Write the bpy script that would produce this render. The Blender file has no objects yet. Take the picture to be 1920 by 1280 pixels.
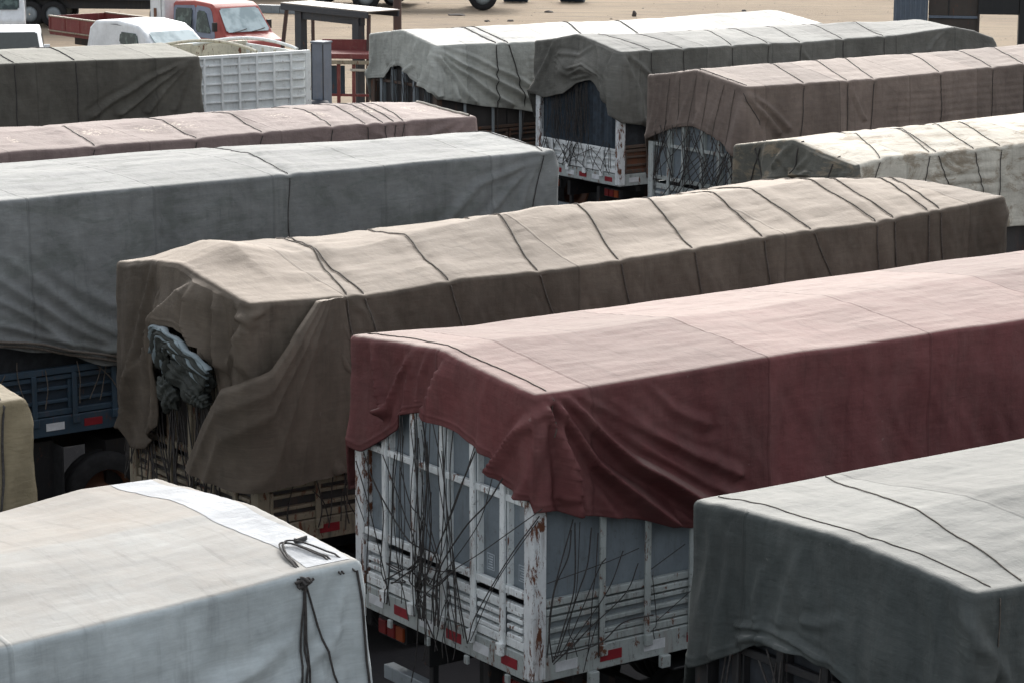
import bpy, bmesh, math, random
import numpy as np
from mathutils import Vector, Matrix
R = math.radians
random.seed(7)
SC = bpy.context.scene
COL = SC.collection

# ------------------------------------------------------------------ camera
cd = bpy.data.cameras.new('camera'); cam = bpy.data.objects.new('camera', cd); COL.objects.link(cam)
PITCH, ROLL, LENS, CAM_H = R(11.8), R(0.23), 92.625, 7.84
cp, sp, cr, sr = math.cos(PITCH), math.sin(PITCH), math.cos(ROLL), math.sin(ROLL)
fw = Vector((0, cp, -sp)); rt = Vector((1, 0, 0)); up = Vector((0, sp, cp))
r2 = rt * cr + up * sr; u2 = up * cr - rt * sr
cam.matrix_world = Matrix(((r2.x, u2.x, -fw.x, 0), (r2.y, u2.y, -fw.y, 0), (r2.z, u2.z, -fw.z, CAM_H), (0, 0, 0, 1)))
cd.lens = LENS; cd.sensor_width = 36; cd.clip_start = 0.5; cd.clip_end = 1500
SC.camera = cam
# ------------------------------------------------------------------ light: bright overcast, sky brighter behind the lorries
SUN_EL, SUN_AZ = R(37), R(4)          # azimuth clockwise from +Y (away from the camera)
w = bpy.data.worlds.new('World'); SC.world = w; w.use_nodes = True
nt = w.node_tree; nt.nodes.clear()
sky = nt.nodes.new('ShaderNodeTexSky'); sky.sky_type = 'NISHITA'; sky.sun_disc = False
sky.sun_elevation = SUN_EL; sky.sun_rotation = SUN_AZ; sky.dust_density = 4.0; sky.air_density = 1.2; sky.ozone_density = 1.0
bg = nt.nodes.new('ShaderNodeBackground'); bg.inputs['Strength'].default_value = 0.12
hs = nt.nodes.new('ShaderNodeHueSaturation'); hs.inputs['Saturation'].default_value = 0.28
wo = nt.nodes.new('ShaderNodeOutputWorld')
nt.links.new(sky.outputs[0], hs.inputs['Color']); nt.links.new(hs.outputs[0], bg.inputs['Color']); nt.links.new(bg.outputs[0], wo.inputs['Surface'])
sd = bpy.data.lights.new('sun', 'SUN'); sd.energy = 0.85; sd.angle = R(30); sd.color = (1.0, 0.965, 0.92)
sun = bpy.data.objects.new('sun', sd); COL.objects.link(sun)
sdir = Vector((math.sin(SUN_AZ) * math.cos(SUN_EL), math.cos(SUN_AZ) * math.cos(SUN_EL), math.sin(SUN_EL)))
sun.rotation_euler = (-sdir).to_track_quat('-Z', 'Y').to_euler()
SC.view_settings.view_transform = 'Standard'; SC.view_settings.look = 'None'
SC.view_settings.gamma = 1; SC.view_settings.exposure = 1.3; SC.view_settings.use_curve_mapping = False
SC.render.engine = 'CYCLES'

# ------------------------------------------------------------------ materials
class NT:
    def __init__(s, name):
        s.m = bpy.data.materials.new(name); s.m.use_nodes = True; s.t = s.m.node_tree; s.t.nodes.clear()
        s.b = s.n('BsdfPrincipled'); o = s.n('OutputMaterial'); s.l(s.b.outputs[0], o.inputs[0])
    def n(s, k, **kw):
        x = s.t.nodes.new('ShaderNode' + k)
        for a, v in kw.items(): setattr(x, a, v)
        return x
    def l(s, a, b): s.t.links.new(a, b)
    def val(s, x, i, v):
        if hasattr(v, 'links') or hasattr(v, 'is_linked'): s.l(v, x.inputs[i])
        else: x.inputs[i].default_value = v
    def math(s, op, a, b=0.0, c=None):
        x = s.n('Math', operation=op); s.val(x, 0, a); s.val(x, 1, b)
        if c is not None: s.val(x, 2, c)
        return x.outputs[0]
    def noise(s, vec, scale, detail=4, rough=0.55, dist=0.0):
        x = s.n('TexNoise'); s.l(vec, x.inputs['Vector']); x.inputs['Scale'].default_value = scale
        x.inputs['Detail'].default_value = detail; x.inputs['Roughness'].default_value = rough; x.inputs['Distortion'].default_value = dist
        return x.outputs['Fac']
    def map(s, vec, scale=(1, 1, 1), rot=(0, 0, 0)):
        x = s.n('Mapping'); s.l(vec, x.inputs['Vector']); x.inputs['Scale'].default_value = scale; x.inputs['Rotation'].default_value = rot
        return x.outputs[0]
    def ramp(s, fac, a, b, ca=0.0, cb=1.0):
        x = s.n('MapRange', interpolation_type='SMOOTHSTEP'); s.val(x, 0, fac)
        for i, v in zip((1, 2, 3, 4), (a, b, ca, cb)): x.inputs[i].default_value = v
        return x.outputs[0]
    def mix(s, fac, a, b):
        x = s.n('Mix', data_type='RGBA'); s.val(x, 0, fac)
        for i, v in ((6, a), (7, b)):
            if hasattr(v, 'links') or hasattr(v, 'is_linked'): s.l(v, x.inputs[i])
            else: x.inputs[i].default_value = (*v, 1)
        return x.outputs[2]
    def bump(s, h, strength, dist, nrm=None):
        x = s.n('Bump'); s.l(h, x.inputs['Height']); x.inputs['Strength'].default_value = strength; x.inputs['Distance'].default_value = dist
        if nrm is not None: s.l(nrm, x.inputs['Normal'])
        return x.outputs[0]
    def coord(s, k='Object'): return s.n('TexCoord').outputs[k]
    def set(s, **kw):
        for k, v in kw.items():
            i = s.b.inputs[k.replace('_', ' ')]
            if hasattr(v, 'links') or hasattr(v, 'is_linked'): s.l(v, i)
            elif isinstance(v, tuple): i.default_value = (*v, 1)
            else: i.default_value = v

def tarp_mat(name, col, dust, dust_amt=0.8, seam=1.6, stain=None, stain_amt=0.0, rough=0.74, ridge_y=1.2, crumple=1.0, writing=False, side_dust=0.14, end_cloth=None):
    dust = tuple(x * 0.88 for x in dust); m = NT(name); uv = m.coord('UV'); ob = m.coord('Object'); g = m.n('NewGeometry')
    sx = m.n('SeparateXYZ'); m.l(g.outputs['Normal'], sx.inputs[0])
    su = m.n('SeparateXYZ'); m.l(uv, su.inputs[0])
    n1 = m.noise(ob, 1.1, 5, 0.6); n2 = m.noise(ob, 7.0, 5, 0.65); n3 = m.noise(m.map(uv, (3, 30, 1)), 3.0, 3)
    n4 = m.noise(m.map(uv, (1.2, 9, 1)), 2.0, 5, 0.65, 0.6)
    wea = m.math('MULTIPLY', m.ramp(n1, 0.3, 0.7, 0.82, 1.14), m.ramp(n2, 0.3, 0.75, 0.9, 1.08))
    wea = m.math('MULTIPLY', wea, m.ramp(n3, 0.3, 0.7, 0.96, 1.04))
    wea = m.math('MULTIPLY', wea, m.ramp(n4, 0.3, 0.75, 0.93, 1.08))
    c = m.n('VectorMath', operation='SCALE'); rgb = m.n('RGB'); rgb.outputs[0].default_value = (*col, 1)
    m.l(rgb.outputs[0], c.inputs[0]); m.l(wea, c.inputs['Scale']); base = c.outputs[0]
    if end_cloth:     # a second, differently coloured sheet closes the end
        so = m.n('SeparateXYZ'); m.l(ob, so.inputs[0]); e = m.math('ADD', so.outputs[0], m.math('MULTIPLY', m.math('SUBTRACT', n1, 0.5), 0.12))
        base = m.mix(m.ramp(e, 0.05, 0.07), end_cloth, base)
    lift = m.ramp(sx.outputs[2], 0.66, 0.97)                    # settled dust lies on what faces up
    dn = m.ramp(m.noise(ob, 2.3, 6, 0.7), 0.25, 0.7, 0.84, 1.0)
    sd_ = m.ramp(m.noise(m.map(uv, (1, .35, 1)), 3.0, 5, 0.7), 0.35, 0.8, 0.0, side_dust)
    so2 = m.n('SeparateXYZ'); m.l(ob, so2.inputs[0]); dn = m.math('MULTIPLY', dn, m.ramp(so2.outputs[1], ridge_y - 0.03, ridge_y + 0.03, 0.80, 1.0))   # dust thinned on the near slope to paint in the far slope's stronger light
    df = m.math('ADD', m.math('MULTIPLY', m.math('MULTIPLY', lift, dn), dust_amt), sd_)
    df = m.math('MINIMUM', df, 1.0)
    dc = m.mix(m.ramp(n2, .3, .7), dust, tuple(x * 0.9 for x in dust))
    base = m.mix(df, base, dc)
    if stain:
        st = m.ramp(m.noise(m.map(uv, (1, 2.2, 1)), 1.7, 8, 0.75, 0.8), 0.48, 0.62, 0, stain_amt)
        base = m.mix(st, base, stain)
    # sewn seams across the cloth
    pc = m.math('DIVIDE', m.math('ADD', su.outputs[0], 0.37 + seam * 0.5), seam); fr = m.math('FRACT', m.math('SUBTRACT', pc, 0.5))
    wn = m.n('TexWhiteNoise', noise_dimensions='1D'); m.l(m.math('FLOOR', pc), wn.inputs['W'])
    pv = m.n('VectorMath', operation='SCALE'); m.l(base, pv.inputs[0]); m.l(m.ramp(wn.outputs['Value'], 0, 1, 0.86, 1.1), pv.inputs['Scale']); base = pv.outputs[0]
    # long run-off streaks and smudges that have soaked into the cloth
    rs_ = m.ramp(m.noise(m.map(uv, (5, .5, 1)), 2.0, 6, 0.7, .3), 0.5, 0.75, 1.0, 0.78); pv = m.n('VectorMath', operation='SCALE'); m.l(base, pv.inputs[0]); m.l(rs_, pv.inputs['Scale']); base = pv.outputs[0]
    d = m.math('ABSOLUTE', m.math('SUBTRACT', fr, 0.5)); d = m.math('MULTIPLY', d, seam)
    wob = m.math('MULTIPLY', m.math('SUBTRACT', m.noise(uv, 1.5, 2), 0.5), 0.03)
    sl = m.ramp(m.math('ABSOLUTE', m.math('ADD', d, wob)), 0.006, 0.02, 1.0, 0.0)
    base = m.mix(m.math('MULTIPLY', sl, 0.3), base, tuple(x * 0.45 for x in col))
    spk = m.ramp(m.noise(ob, 11.0, 2, 0.5), 0.76, 0.80, 0, 0.12)      # bird lime, chalk dots and scuffs
    base = m.mix(spk, base, (0.5, 0.48, 0.43))
    if writing:
        # chalk scrawl along the roof: broken light strokes
        w1 = m.ramp(m.noise(m.map(uv, (6, 9, 1)), 2.0, 3, 0.5, 1.5), 0.56, 0.6, 0, 1)
        band = m.ramp(m.math('ABSOLUTE', m.math('SUBTRACT', su.outputs[1], 0.75)), 0.16, 0.26, 1, 0)
        gate = m.ramp(m.noise(m.map(uv, (1, .1, 1)), 1.7, 2), 0.5, 0.58, 0, 0.8)
        base = m.mix(m.math('MULTIPLY', m.math('MULTIPLY', w1, band), gate), base, (0.6, 0.52, 0.42))
    # relief: crumples, weave
    cr1 = m.noise(m.map(uv, (1, 1, 1)), 5.0, 7, 0.6, 0.25)
    cr2 = m.noise(m.map(uv, (2.5, 14, 1)), 2.2, 5, 0.6, 0.5)
    ws = m.n('TexWave', wave_type='BANDS', bands_direction='Y'); m.l(uv, ws.inputs['Vector']); ws.inputs['Scale'].default_value = 60
    b1 = m.bump(cr1, 0.35 * crumple, 0.05); b2 = m.bump(cr2, 0.25 * crumple, 0.02, b1); b3 = m.bump(m.noise(ob, 140, 2), 0.12, 0.004, b2)
    rg = m.math('ABSOLUTE', m.math('SUBTRACT', m.noise(m.map(uv, (1, 1.3, 1), (0, 0, .5)), 2.6, 4, 0.55, .2), 0.5)); rg = m.math('MINIMUM', rg, 0.09)
    b3 = m.bump(rg, 0.28 * crumple, 0.12, b3)
    rg2 = m.math('ABSOLUTE', m.math('SUBTRACT', m.noise(m.map(uv, (1.6, 1, 1), (0, 0, -.4)), 7.0, 3, 0.5, .2), 0.5)); rg2 = m.math('MINIMUM', rg2, 0.07)
    b3 = m.bump(rg2, 0.2 * crumple, 0.05, b3)
    b4 = m.bump(sl, 0.5, 0.01, b3)
    m.set(Base_Color=base, Roughness=rough, Normal=b4)
    m.b.inputs['Specular IOR Level'].default_value = 0.2
    return m.m

def paint_mat(name, col, rust=0.3, dirt=0.4, rough=0.55, metal=0.0, rustcol=(0.13, 0.045, 0.02), dirtcol=(0.06, 0.055, 0.045)):
    m = NT(name); ob = m.coord('Object'); oi = m.n('ObjectInfo')
    va = m.n('VectorMath', operation='ADD'); m.l(ob, va.inputs[0])
    sc = m.n('VectorMath', operation='SCALE'); m.l(oi.outputs['Location'], sc.inputs[0]); sc.inputs['Scale'].default_value = 1.0
    m.l(sc.outputs[0], va.inputs[1]); P = va.outputs[0]
    n1 = m.noise(P, 3.0, 6, 0.7); n2 = m.noise(P, 19.0, 6, 0.7, 0.6); n3 = m.noise(m.map(P, (14, 14, 1.5)), 1.0, 5, 0.7)
    n4 = m.noise(m.map(P, (13, 13, 4)), 1.0, 7, 0.75, 0.4)
    base = m.mix(m.ramp(n1, 0.3, 0.7), col, tuple(x * 0.8 for x in col))
    base = m.mix(m.ramp(n3, 0.5, 0.8, 0, dirt), base, dirtcol)
    base = m.mix(m.ramp(n2, 0.55, 0.72, 0, dirt * 0.75), base, dirtcol)
    n5 = m.noise(m.map(P, (9, 9, 1.2)), 1.0, 4, 0.6); base = m.mix(m.ramp(n5, 0.58, 0.75, 0, rust * 0.55), base, (rustcol[0] * 1.6, rustcol[1] * 1.8, rustcol[2] * 2))
    base = m.mix(m.ramp(n4, 0.66 - 0.18 * rust, 0.71 - 0.18 * rust, 0, min(1, rust * 2.2)), base, rustcol)
    m.set(Base_Color=base, Roughness=rough, Metallic=metal, Normal=m.bump(n2, 0.25, 0.01))
    return m.m

def plain_mat(name, col, rough=0.6, metal=0.0, var=0.15, scale=8.0, spec=0.5, bump=0.1):
    m = NT(name); ob = m.coord('Object'); n = m.noise(ob, scale, 5, 0.65)
    m.set(Base_Color=m.mix(m.ramp(n, 0.3, 0.7), tuple(x * (1 - var) for x in col), tuple(min(1, x * (1 + var)) for x in col)), Roughness=rough, Metallic=metal, Normal=m.bump(m.noise(ob, scale * 6, 3), bump, 0.005))
    m.b.inputs['Specular IOR Level'].default_value = spec
    return m.m

MT = {}
MT['white'] = paint_mat('white_paint', (0.82, 0.86, 0.86), 0.5, 0.8)
MT['white_rusty'] = paint_mat('white_rusty_paint', (0.74, 0.77, 0.78), 0.72, 0.75)
MT['white_dirty'] = paint_mat('white_dirty_paint', (0.42, 0.46, 0.45), 0.5, 0.9)
MT['white_clean'] = paint_mat('white_clean_paint', (0.82, 0.85, 0.85), 0.15, 0.3)
MT['cream'] = paint_mat('cream_dirty_paint', (0.30, 0.26, 0.19), 0.6, 0.9)
MT['gate_grey'] = paint_mat('pale_grey_panel', (0.25, 0.285, 0.305), 0.12, 0.5)
MT['panel_grey'] = paint_mat('slate_grey_panel', (0.215, 0.255, 0.285), 0.1, 0.5)
MT['blue'] = paint_mat('dark_blue_paint', (0.03, 0.058, 0.088), 0.3, 0.5)
MT['blue_dark'] = paint_mat('deep_blue_panel', (0.016, 0.03, 0.048), 0.2, 0.4)
MT['brown_steel'] = paint_mat('brown_steel', (0.09, 0.06, 0.045), 0.6, 0.6)
MT['dark_board'] = paint_mat('dark_board', (0.045, 0.042, 0.042), 0.3, 0.5)
MT['rust'] = paint_mat('rust_steel', (0.12, 0.05, 0.025), 0.8, 0.6)
MT['chassis'] = paint_mat('chassis_black', (0.018, 0.018, 0.02), 0.3, 0.5)
MT['red_reflect'] = plain_mat('red_reflector', (0.24, 0.018, 0.026), 0.4)
MT['white_reflect'] = plain_mat('white_reflector', (0.62, 0.64, 0.66), 0.4)
MT['orange_lens'] = plain_mat('orange_lens', (0.22, 0.045, 0.012), 0.3)
MT['red_lens'] = plain_mat('red_lens', (0.14, 0.012, 0.012), 0.3)
MT['rope'] = plain_mat('dark_rope', (0.042, 0.038, 0.036), 0.85, var=0.4, scale=40)
MT['rope_grey'] = plain_mat('grey_rope', (0.10, 0.085, 0.072), 0.9, var=0.3, scale=40)
MT['strap_pale'] = plain_mat('pale_strap', (0.45, 0.42, 0.36), 0.8)
MT['rubber'] = plain_mat('tyre_rubber', (0.014, 0.014, 0.015), 0.9, scale=12, var=.4)
MT['cargo'] = plain_mat('cargo_wrap', (0.022, 0.026, 0.032), 0.8, var=.4)
MT['curtain'] = plain_mat('curtain_blue', (0.022, 0.034, 0.048), 0.7, var=.4)
MT['print'] = plain_mat('printed_mark', (0.45, 0.50, 0.54), 0.7)
MT['glass_dark'] = plain_mat('tinted_glass', (0.02, 0.028, 0.028), 0.08, var=.1, bump=0)
MT['black_trim'] = plain_mat('black_trim', (0.015, 0.015, 0.016), 0.5)
def sm(m): return MT[m] if isinstance(m, str) else m

# ------------------------------------------------------------------ object helpers
def link(o, parent=None):
    COL.objects.link(o)
    if parent is not None: o.parent = parent
    return o
def tag(o, label=None, cat=None, group=None, kind=None):
    if label: o['label'] = label
    if cat: o['category'] = cat
    if group: o['group'] = group
    if kind: o['kind'] = kind
    return o
def empty(name, loc, rz=0, **kw):
    o = bpy.data.objects.new(name, None); o.empty_display_size = 0.2; link(o); o.location = loc; o.rotation_euler = (0, 0, rz); return tag(o, **kw)
CACHE = {}
def chbox(sx, sy, sz, mat, c=None):
    key = (round(sx, 3), round(sy, 3), round(sz, 3), sm(mat).name)
    if key in CACHE: return CACHE[key]
    m = min(sx, sy, sz); c = min(0.006, m * 0.22) if c is None else c
    hx, hy, hz = sx / 2, sy / 2, sz / 2
    V, Fc, idx = [], [], {}
    for a in (-1, 1):
        for b in (-1, 1):
            for d in (-1, 1):
                idx[(a, b, d, 0)] = len(V); V.append((a * hx, b * (hy - c), d * (hz - c)))
                idx[(a, b, d, 1)] = len(V); V.append((a * (hx - c), b * hy, d * (hz - c)))
                idx[(a, b, d, 2)] = len(V); V.append((a * (hx - c), b * (hy - c), d * hz))
    q = lambda *k: Fc.append([idx[i] for i in k])
    for s in (-1, 1):
        q((s, -1, -1, 0), (s, 1, -1, 0), (s, 1, 1, 0), (s, -1, 1, 0)); q((-1, s, -1, 1), (1, s, -1, 1), (1, s, 1, 1), (-1, s, 1, 1)); q((-1, -1, s, 2), (1, -1, s, 2), (1, 1, s, 2), (-1, 1, s, 2))
    for a in (-1, 1):
        for b in (-1, 1):
            q((a, b, -1, 0), (a, b, 1, 0), (a, b, 1, 1), (a, b, -1, 1)); q((a, -1, b, 0), (a, 1, b, 0), (a, 1, b, 2), (a, -1, b, 2)); q((-1, a, b, 1), (1, a, b, 1), (1, a, b, 2), (-1, a, b, 2))
            for d in (-1, 1): q((a, b, d, 0), (a, b, d, 1), (a, b, d, 2))
    me = bpy.data.meshes.new('box'); me.from_pydata(V, [], Fc)
    bm = bmesh.new(); bm.from_mesh(me); bmesh.ops.recalc_face_normals(bm, faces=bm.faces); bm.to_mesh(me); bm.free()
    me.materials.append(sm(mat)); CACHE[key] = me
    return me
def box(name, x, y, z, sx, sy, sz, mat, parent=None, rot=(0, 0, 0), pos_of_parent=(0, 0, 0)):
    o = bpy.data.objects.new(name, chbox(sx, sy, sz, mat)); link(o, parent)
    o.location = (x - pos_of_parent[0], y - pos_of_parent[1], z - pos_of_parent[2]); o.rotation_euler = rot
    return o
def bar(name, a, b, th, mat, parent=None, th2=None, jit=0.0):
    a, b = Vector(a), Vector(b); d = b - a; L = d.length
    o = bpy.data.objects.new(name, chbox(th, th2 or th, round(L, 2), mat)); link(o, parent)
    o.location = (a + b) / 2; o.rotation_euler = d.to_track_quat('Z', 'Y').to_euler(); return o
def mesh_obj(name, V, Fc, mat, parent=None, smooth=False, uv=None):
    me = bpy.data.meshes.new(name); V = np.asarray(V, np.float32)
    Fa = np.asarray(Fc, object) if not isinstance(Fc, np.ndarray) else Fc
    if isinstance(Fc, np.ndarray) and Fc.ndim == 2:
        k = Fc.shape[1]; nf = len(Fc)
        me.vertices.add(len(V)); me.vertices.foreach_set('co', V.ravel())
        me.loops.add(nf * k); me.loops.foreach_set('vertex_index', Fc.astype(np.int32).ravel())
        me.polygons.add(nf); me.polygons.foreach_set('loop_start', np.arange(0, nf * k, k, dtype=np.int32)); me.polygons.foreach_set('loop_total', np.full(nf, k, np.int32))
        me.update(calc_edges=True)
        if uv is not None:
            ul = me.uv_layers.new(name='UVMap'); ul.data.foreach_set('uv', np.asarray(uv, np.float32)[Fc.ravel()].ravel())
    else: me.from_pydata([tuple(map(float, v)) for v in V], [], [list(f) for f in Fc])
    if smooth: me.polygons.foreach_set('use_smooth', np.ones(len(me.polygons), bool))
    me.materials.append(sm(mat)); o = bpy.data.objects.new(name, me); link(o, parent); return o
def tube_arrays(P, r, n=6):
    P = np.asarray(P, float); T = np.gradient(P, axis=0); T /= np.linalg.norm(T, axis=1)[:, None] + 1e-9
    ref = np.array([0.31, 0.17, 0.93]); A = np.cross(T, ref); bad = np.linalg.norm(A, axis=1) < 0.05; A[bad] = np.cross(T[bad], [1, 0, 0])
    A /= np.linalg.norm(A, axis=1)[:, None]; B = np.cross(T, A)
    rr = np.broadcast_to(np.asarray(r, float), (len(P),))[:, None]
    V = np.concatenate([P[:, None] + rr[:, None] * (np.cos(a) * A[:, None] + np.sin(a) * B[:, None]) for a in np.linspace(0, 2 * np.pi, n, endpoint=False)], axis=1)
    i = np.arange(len(P) - 1)[:, None]; j = np.arange(n)[None]; k = (j + 1) % n
    Fq = np.stack([i * n + j, i * n + k, (i + 1) * n + k, (i + 1) * n + j], -1).reshape(-1, 4)
    return V.reshape(-1, 3), Fq
def tube(name, P, r, mat, parent=None, n=6):
    V, Fq = tube_arrays(P, r, n); return mesh_obj(name, V, Fq, mat, parent, True)
def tubes(name, PL, r, mat, parent=None, n=5):
    VV, FF, o = [], [], 0
    for P in PL:
        V, Fq = tube_arrays(P, r, n); VV.append(V); FF.append(Fq + o); o += len(V)
    return mesh_obj(name, np.concatenate(VV), np.concatenate(FF), mat, parent, True)
def lathe(name, prof, mat, parent=None, n=28, axis='Y', smooth=True):
    V, Fc = [], []
    for i in range(n):
        a = 2 * math.pi * i / n
        for (rr, h) in prof:
            V.append((rr * math.cos(a), h, rr * math.sin(a)) if axis == 'Y' else (rr * math.cos(a), rr * math.sin(a), h))
    k = len(prof)
    for i in range(n):
        j = (i + 1) % n
        for q in range(k - 1): Fc.append((i * k + q, j * k + q, j * k + q + 1, i * k + q + 1))
    o = mesh_obj(name, V, np.array(Fc), mat, parent, smooth); return o
def ring_noise(seed, x, y, fx, fy, k=10):
    g = np.random.RandomState(seed); o = np.zeros(np.broadcast(x, y).shape)
    for _ in range(k):
        ax, ay, ph = g.normal() * fx, g.normal() * fy, g.rand() * 6.28
        o = o + np.sin(ax * x + ay * y + ph)
    return o / math.sqrt(k / 2) * 0.5

# ------------------------------------------------------------------ tarpaulin
def seg_dist(px, pz, poly):
    """signed distance to a polyline and normalised position along it"""
    P = np.array(poly, float); best = np.full(px.shape, 1e9); tt = np.zeros(px.shape); sg = np.ones(px.shape)
    L = np.concatenate([[0], np.cumsum(np.hypot(*(P[1:] - P[:-1]).T))])
    for a in range(len(P) - 1):
        d = P[a + 1] - P[a]; l = np.hypot(*d) + 1e-9
        t = ((px - P[a, 0]) * d[0] + (pz - P[a, 1]) * d[1]) / l
        over = np.where(t < 0, -t if a == 0 else 0, np.where(t > l, t - l if a == len(P) - 2 else 0, 0))
        tc = np.clip(t, 0, l)
        dx = px - (P[a, 0] + d[0] / l * tc); dz = pz - (P[a, 1] + d[1] / l * tc); D = np.hypot(dx, dz)
        cross = np.sign(d[0] * (pz - P[a, 1]) - d[1] * (px - P[a, 0]))
        m = D < best; best[m] = D[m]; tt[m] = ((L[a] + tc) / L[-1])[m]; sg[m] = cross[m]
    return best * sg, tt

class Tarp:
    def __init__(s, truck, spec, mat, u0, u1, du=0.05, dv=0.06, nt=44, seed=1, fanauto=(), flare=0.05, undul=0.018, wrinkle=1.0, bulge=0.01, slats=(), lip=True, bumps=(), hem_noise=0.02, pinch=0.003):
        W = spec['W']; s.W = W; s.u0 = u0; s.u1 = u1; s.truck = truck
        rc = 0.045; inn = 0.012
        I = lambda key, dflt: np.array(sorted(spec.get(key, dflt)), float)
        ea, ri, fa = I('eave', [(u0, 3.5), (u1, 3.5)]), I('ridge', [(u0, 3.63), (u1, 3.63)]), I('far', [(u0, 3.5), (u1, 3.5)])
        Nu = int((u1 - u0) / du) + 1; Nv = int(W / dv) + 1
        U = np.linspace(u0 + inn, u1 - inn, Nu); Vv = np.linspace(inn, W - inn, Nv)
        vr = W / 2
        def roofz(u, v):
            e = np.interp(u, ea[:, 0], ea[:, 1]); r_ = np.interp(u, ri[:, 0], ri[:, 1]); f = np.interp(u, fa[:, 0], fa[:, 1])
            # rounded breaks of slope over the bows
            a = np.clip(v / vr, 0, 2); t = np.abs(a - 1); t = np.sqrt(t * t + 0.0012) - 0.0346
            zz = np.where(a < 1, r_ + (e - r_) * t / 0.966, r_ + (f - r_) * t / 0.966)
            return zz
        UU, VV = np.meshgrid(U, Vv, indexing='ij')
        rs = s.ropes = spec.get('ropes', [])
        def rope_u(rp, v): return rp[1] + (rp[0] - rp[1]) * v / vr
        def roof(uu, vv):
            z = roofz(uu, vv)
            edge = np.clip(np.minimum(np.minimum(uu - u0, u1 - uu), np.minimum(vv, W - vv)) / 0.25, 0, 1)
            z = z + undul * ring_noise(seed, uu, vv, 1.6, 2.2) * (0.6 + .4 * edge) * 1.25 + 0.006 * wrinkle * ring_noise(seed + 5, uu, vv, 7, 9, 14) * edge
            z = z + 0.004 * wrinkle * ring_noise(seed + 6, uu, vv, 4, 26, 12)
            for (bu, bv, br, ba) in bumps: z = z + ba * np.exp(-((uu - bu) ** 2 + (vv - bv) ** 2) / br ** 2)
            for rp in rs:
                d = uu - rope_u(rp, vv); z = z - (0.008 + pinch * np.exp(-np.minimum(vv, W - vv) / .3)) * np.exp(-(d / 0.045) ** 2) - pinch * .8 * np.exp(-(d / .16) ** 2) + 0.006 * np.exp(-((np.abs(d) - .14) / 0.07) ** 2)
            return z
        RZ = roof(UU, VV)
        roofV = np.stack([UU, VV, RZ], -1)
        # perimeter loop starting at rear far corner: rear face (v W->0), near side, front face, far side
        idx = [(0, j) for j in range(Nv - 1, 0, -1)] + [(i, 0) for i in range(Nu - 1)] + [(Nu - 1, j) for j in range(Nv - 1)] + [(i, Nv - 1) for i in range(Nu - 1, 0, -1)]
        idx = np.array(idx); Pm = roofV[idx[:, 0], idx[:, 1]]
        face = np.array([0] * (Nv - 1) + [1] * (Nu - 1) + [2] * (Nv - 1) + [3] * (Nu - 1))
        N = len(idx)
        nrm = np.array([(-1, 0), (0, -1), (1, 0), (0, 1)], float)[face]
        k = max(1, int(0.07 / du)); ker = np.ones(2 * k + 1) / (2 * k + 1)
        pad = lambda a: np.concatenate([a[-3 * k:], a, a[:3 * k]])
        nx = np.convolve(pad(nrm[:, 0]), ker, 'same')[3 * k:-3 * k]; ny = np.convolve(pad(nrm[:, 1]), ker, 'same')[3 * k:-3 * k]
        dirs = np.stack([nx, ny], -1); dirs /= np.linalg.norm(dirs, axis=1)[:, None]
        S = np.where(face == 0, u0 - Pm[:, 1], np.where(face == 1, Pm[:, 0], np.where(face == 2, u1 + Pm[:, 1], u1 + W + (u1 - Pm[:, 0]))))
        hr = spec.get('hem_r', [(-W, 2.3), (0, 2.3)]); hn = spec.get('hem_n', [(u0, 2.1), (u1, 2.1)]); hf = spec.get('hem_f', [(u1, 2.2), (u1 + W, 2.2)]); hb = spec.get('hem_b', [(u1 + W, 2.2), (u1 + W + (u1 - u0), 2.2)])
        hr = [(u0 + a, b) for a, b in hr]
        H = np.zeros(N)
        for f, h in ((0, hr), (1, hn), (2, hf), (3, hb)):
            h = np.array(sorted(h), float); mk = face == f; H[mk] = np.interp(S[mk], h[:, 0], h[:, 1])
        k2 = max(1, int(0.03 / du)); ker = np.ones(2 * k2 + 1) / (2 * k2 + 1)
        if k2 > 1: H = np.convolve(np.concatenate([H[-9 * k2:], H, H[:9 * k2]]), ker, 'same')[9 * k2:-9 * k2]
        H = H + hem_noise * ring_noise(seed + 9, S, 0 * S, 4, 1)
        zt = Pm[:, 2]
        rings, uvs = [], []
        for a in (0.45, 0.95, 1.35):
            o = rc * math.sin(a); rings.append(np.stack([Pm[:, 0] + dirs[:, 0] * o, Pm[:, 1] + dirs[:, 1] * o, zt - rc * (1 - math.cos(a))], -1)); uvs.append(np.stack([S, -rc * a * np.ones(N)], -1))
        ztop = zt - rc
        T = (np.linspace(0, 1, nt) ** 1.05)[:, None]
        Zs = ztop[None] - T * (ztop - H)[None]; Ss = np.broadcast_to(S[None], Zs.shape)
        O = rc + flare * T * np.clip((ztop - H)[None], 0, 1.5) / 1.2
        ramp0 = np.clip((ztop[None] - Zs) / 0.25, 0, 1)
        O = O + 0.004 * wrinkle * ring_noise(seed + 2, Ss, Zs, 5, 7, 14) * ramp0 + 0.014 * wrinkle * ring_noise(seed + 3, Ss, Zs * 0.6, 2.2, 1.2) * ramp0 * T + 0.022 * wrinkle * (0.25 - np.abs(ring_noise(seed + 13, Ss, Zs, 1.8, 2.2, 8))) * ramp0 + 0.011 * wrinkle * (0.2 - np.abs(ring_noise(seed + 14, Ss + .4 * Zs, Zs, 5, 4, 10))) * ramp0
        O = O + 0.0055 * wrinkle * ring_noise(seed + 4, Ss + 0.5 * Zs, Zs, 20, 6, 12) * ramp0
        jj = (ring_noise(seed + 7, Ss, Zs, 3, 4)) * 0.03 * wrinkle
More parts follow.
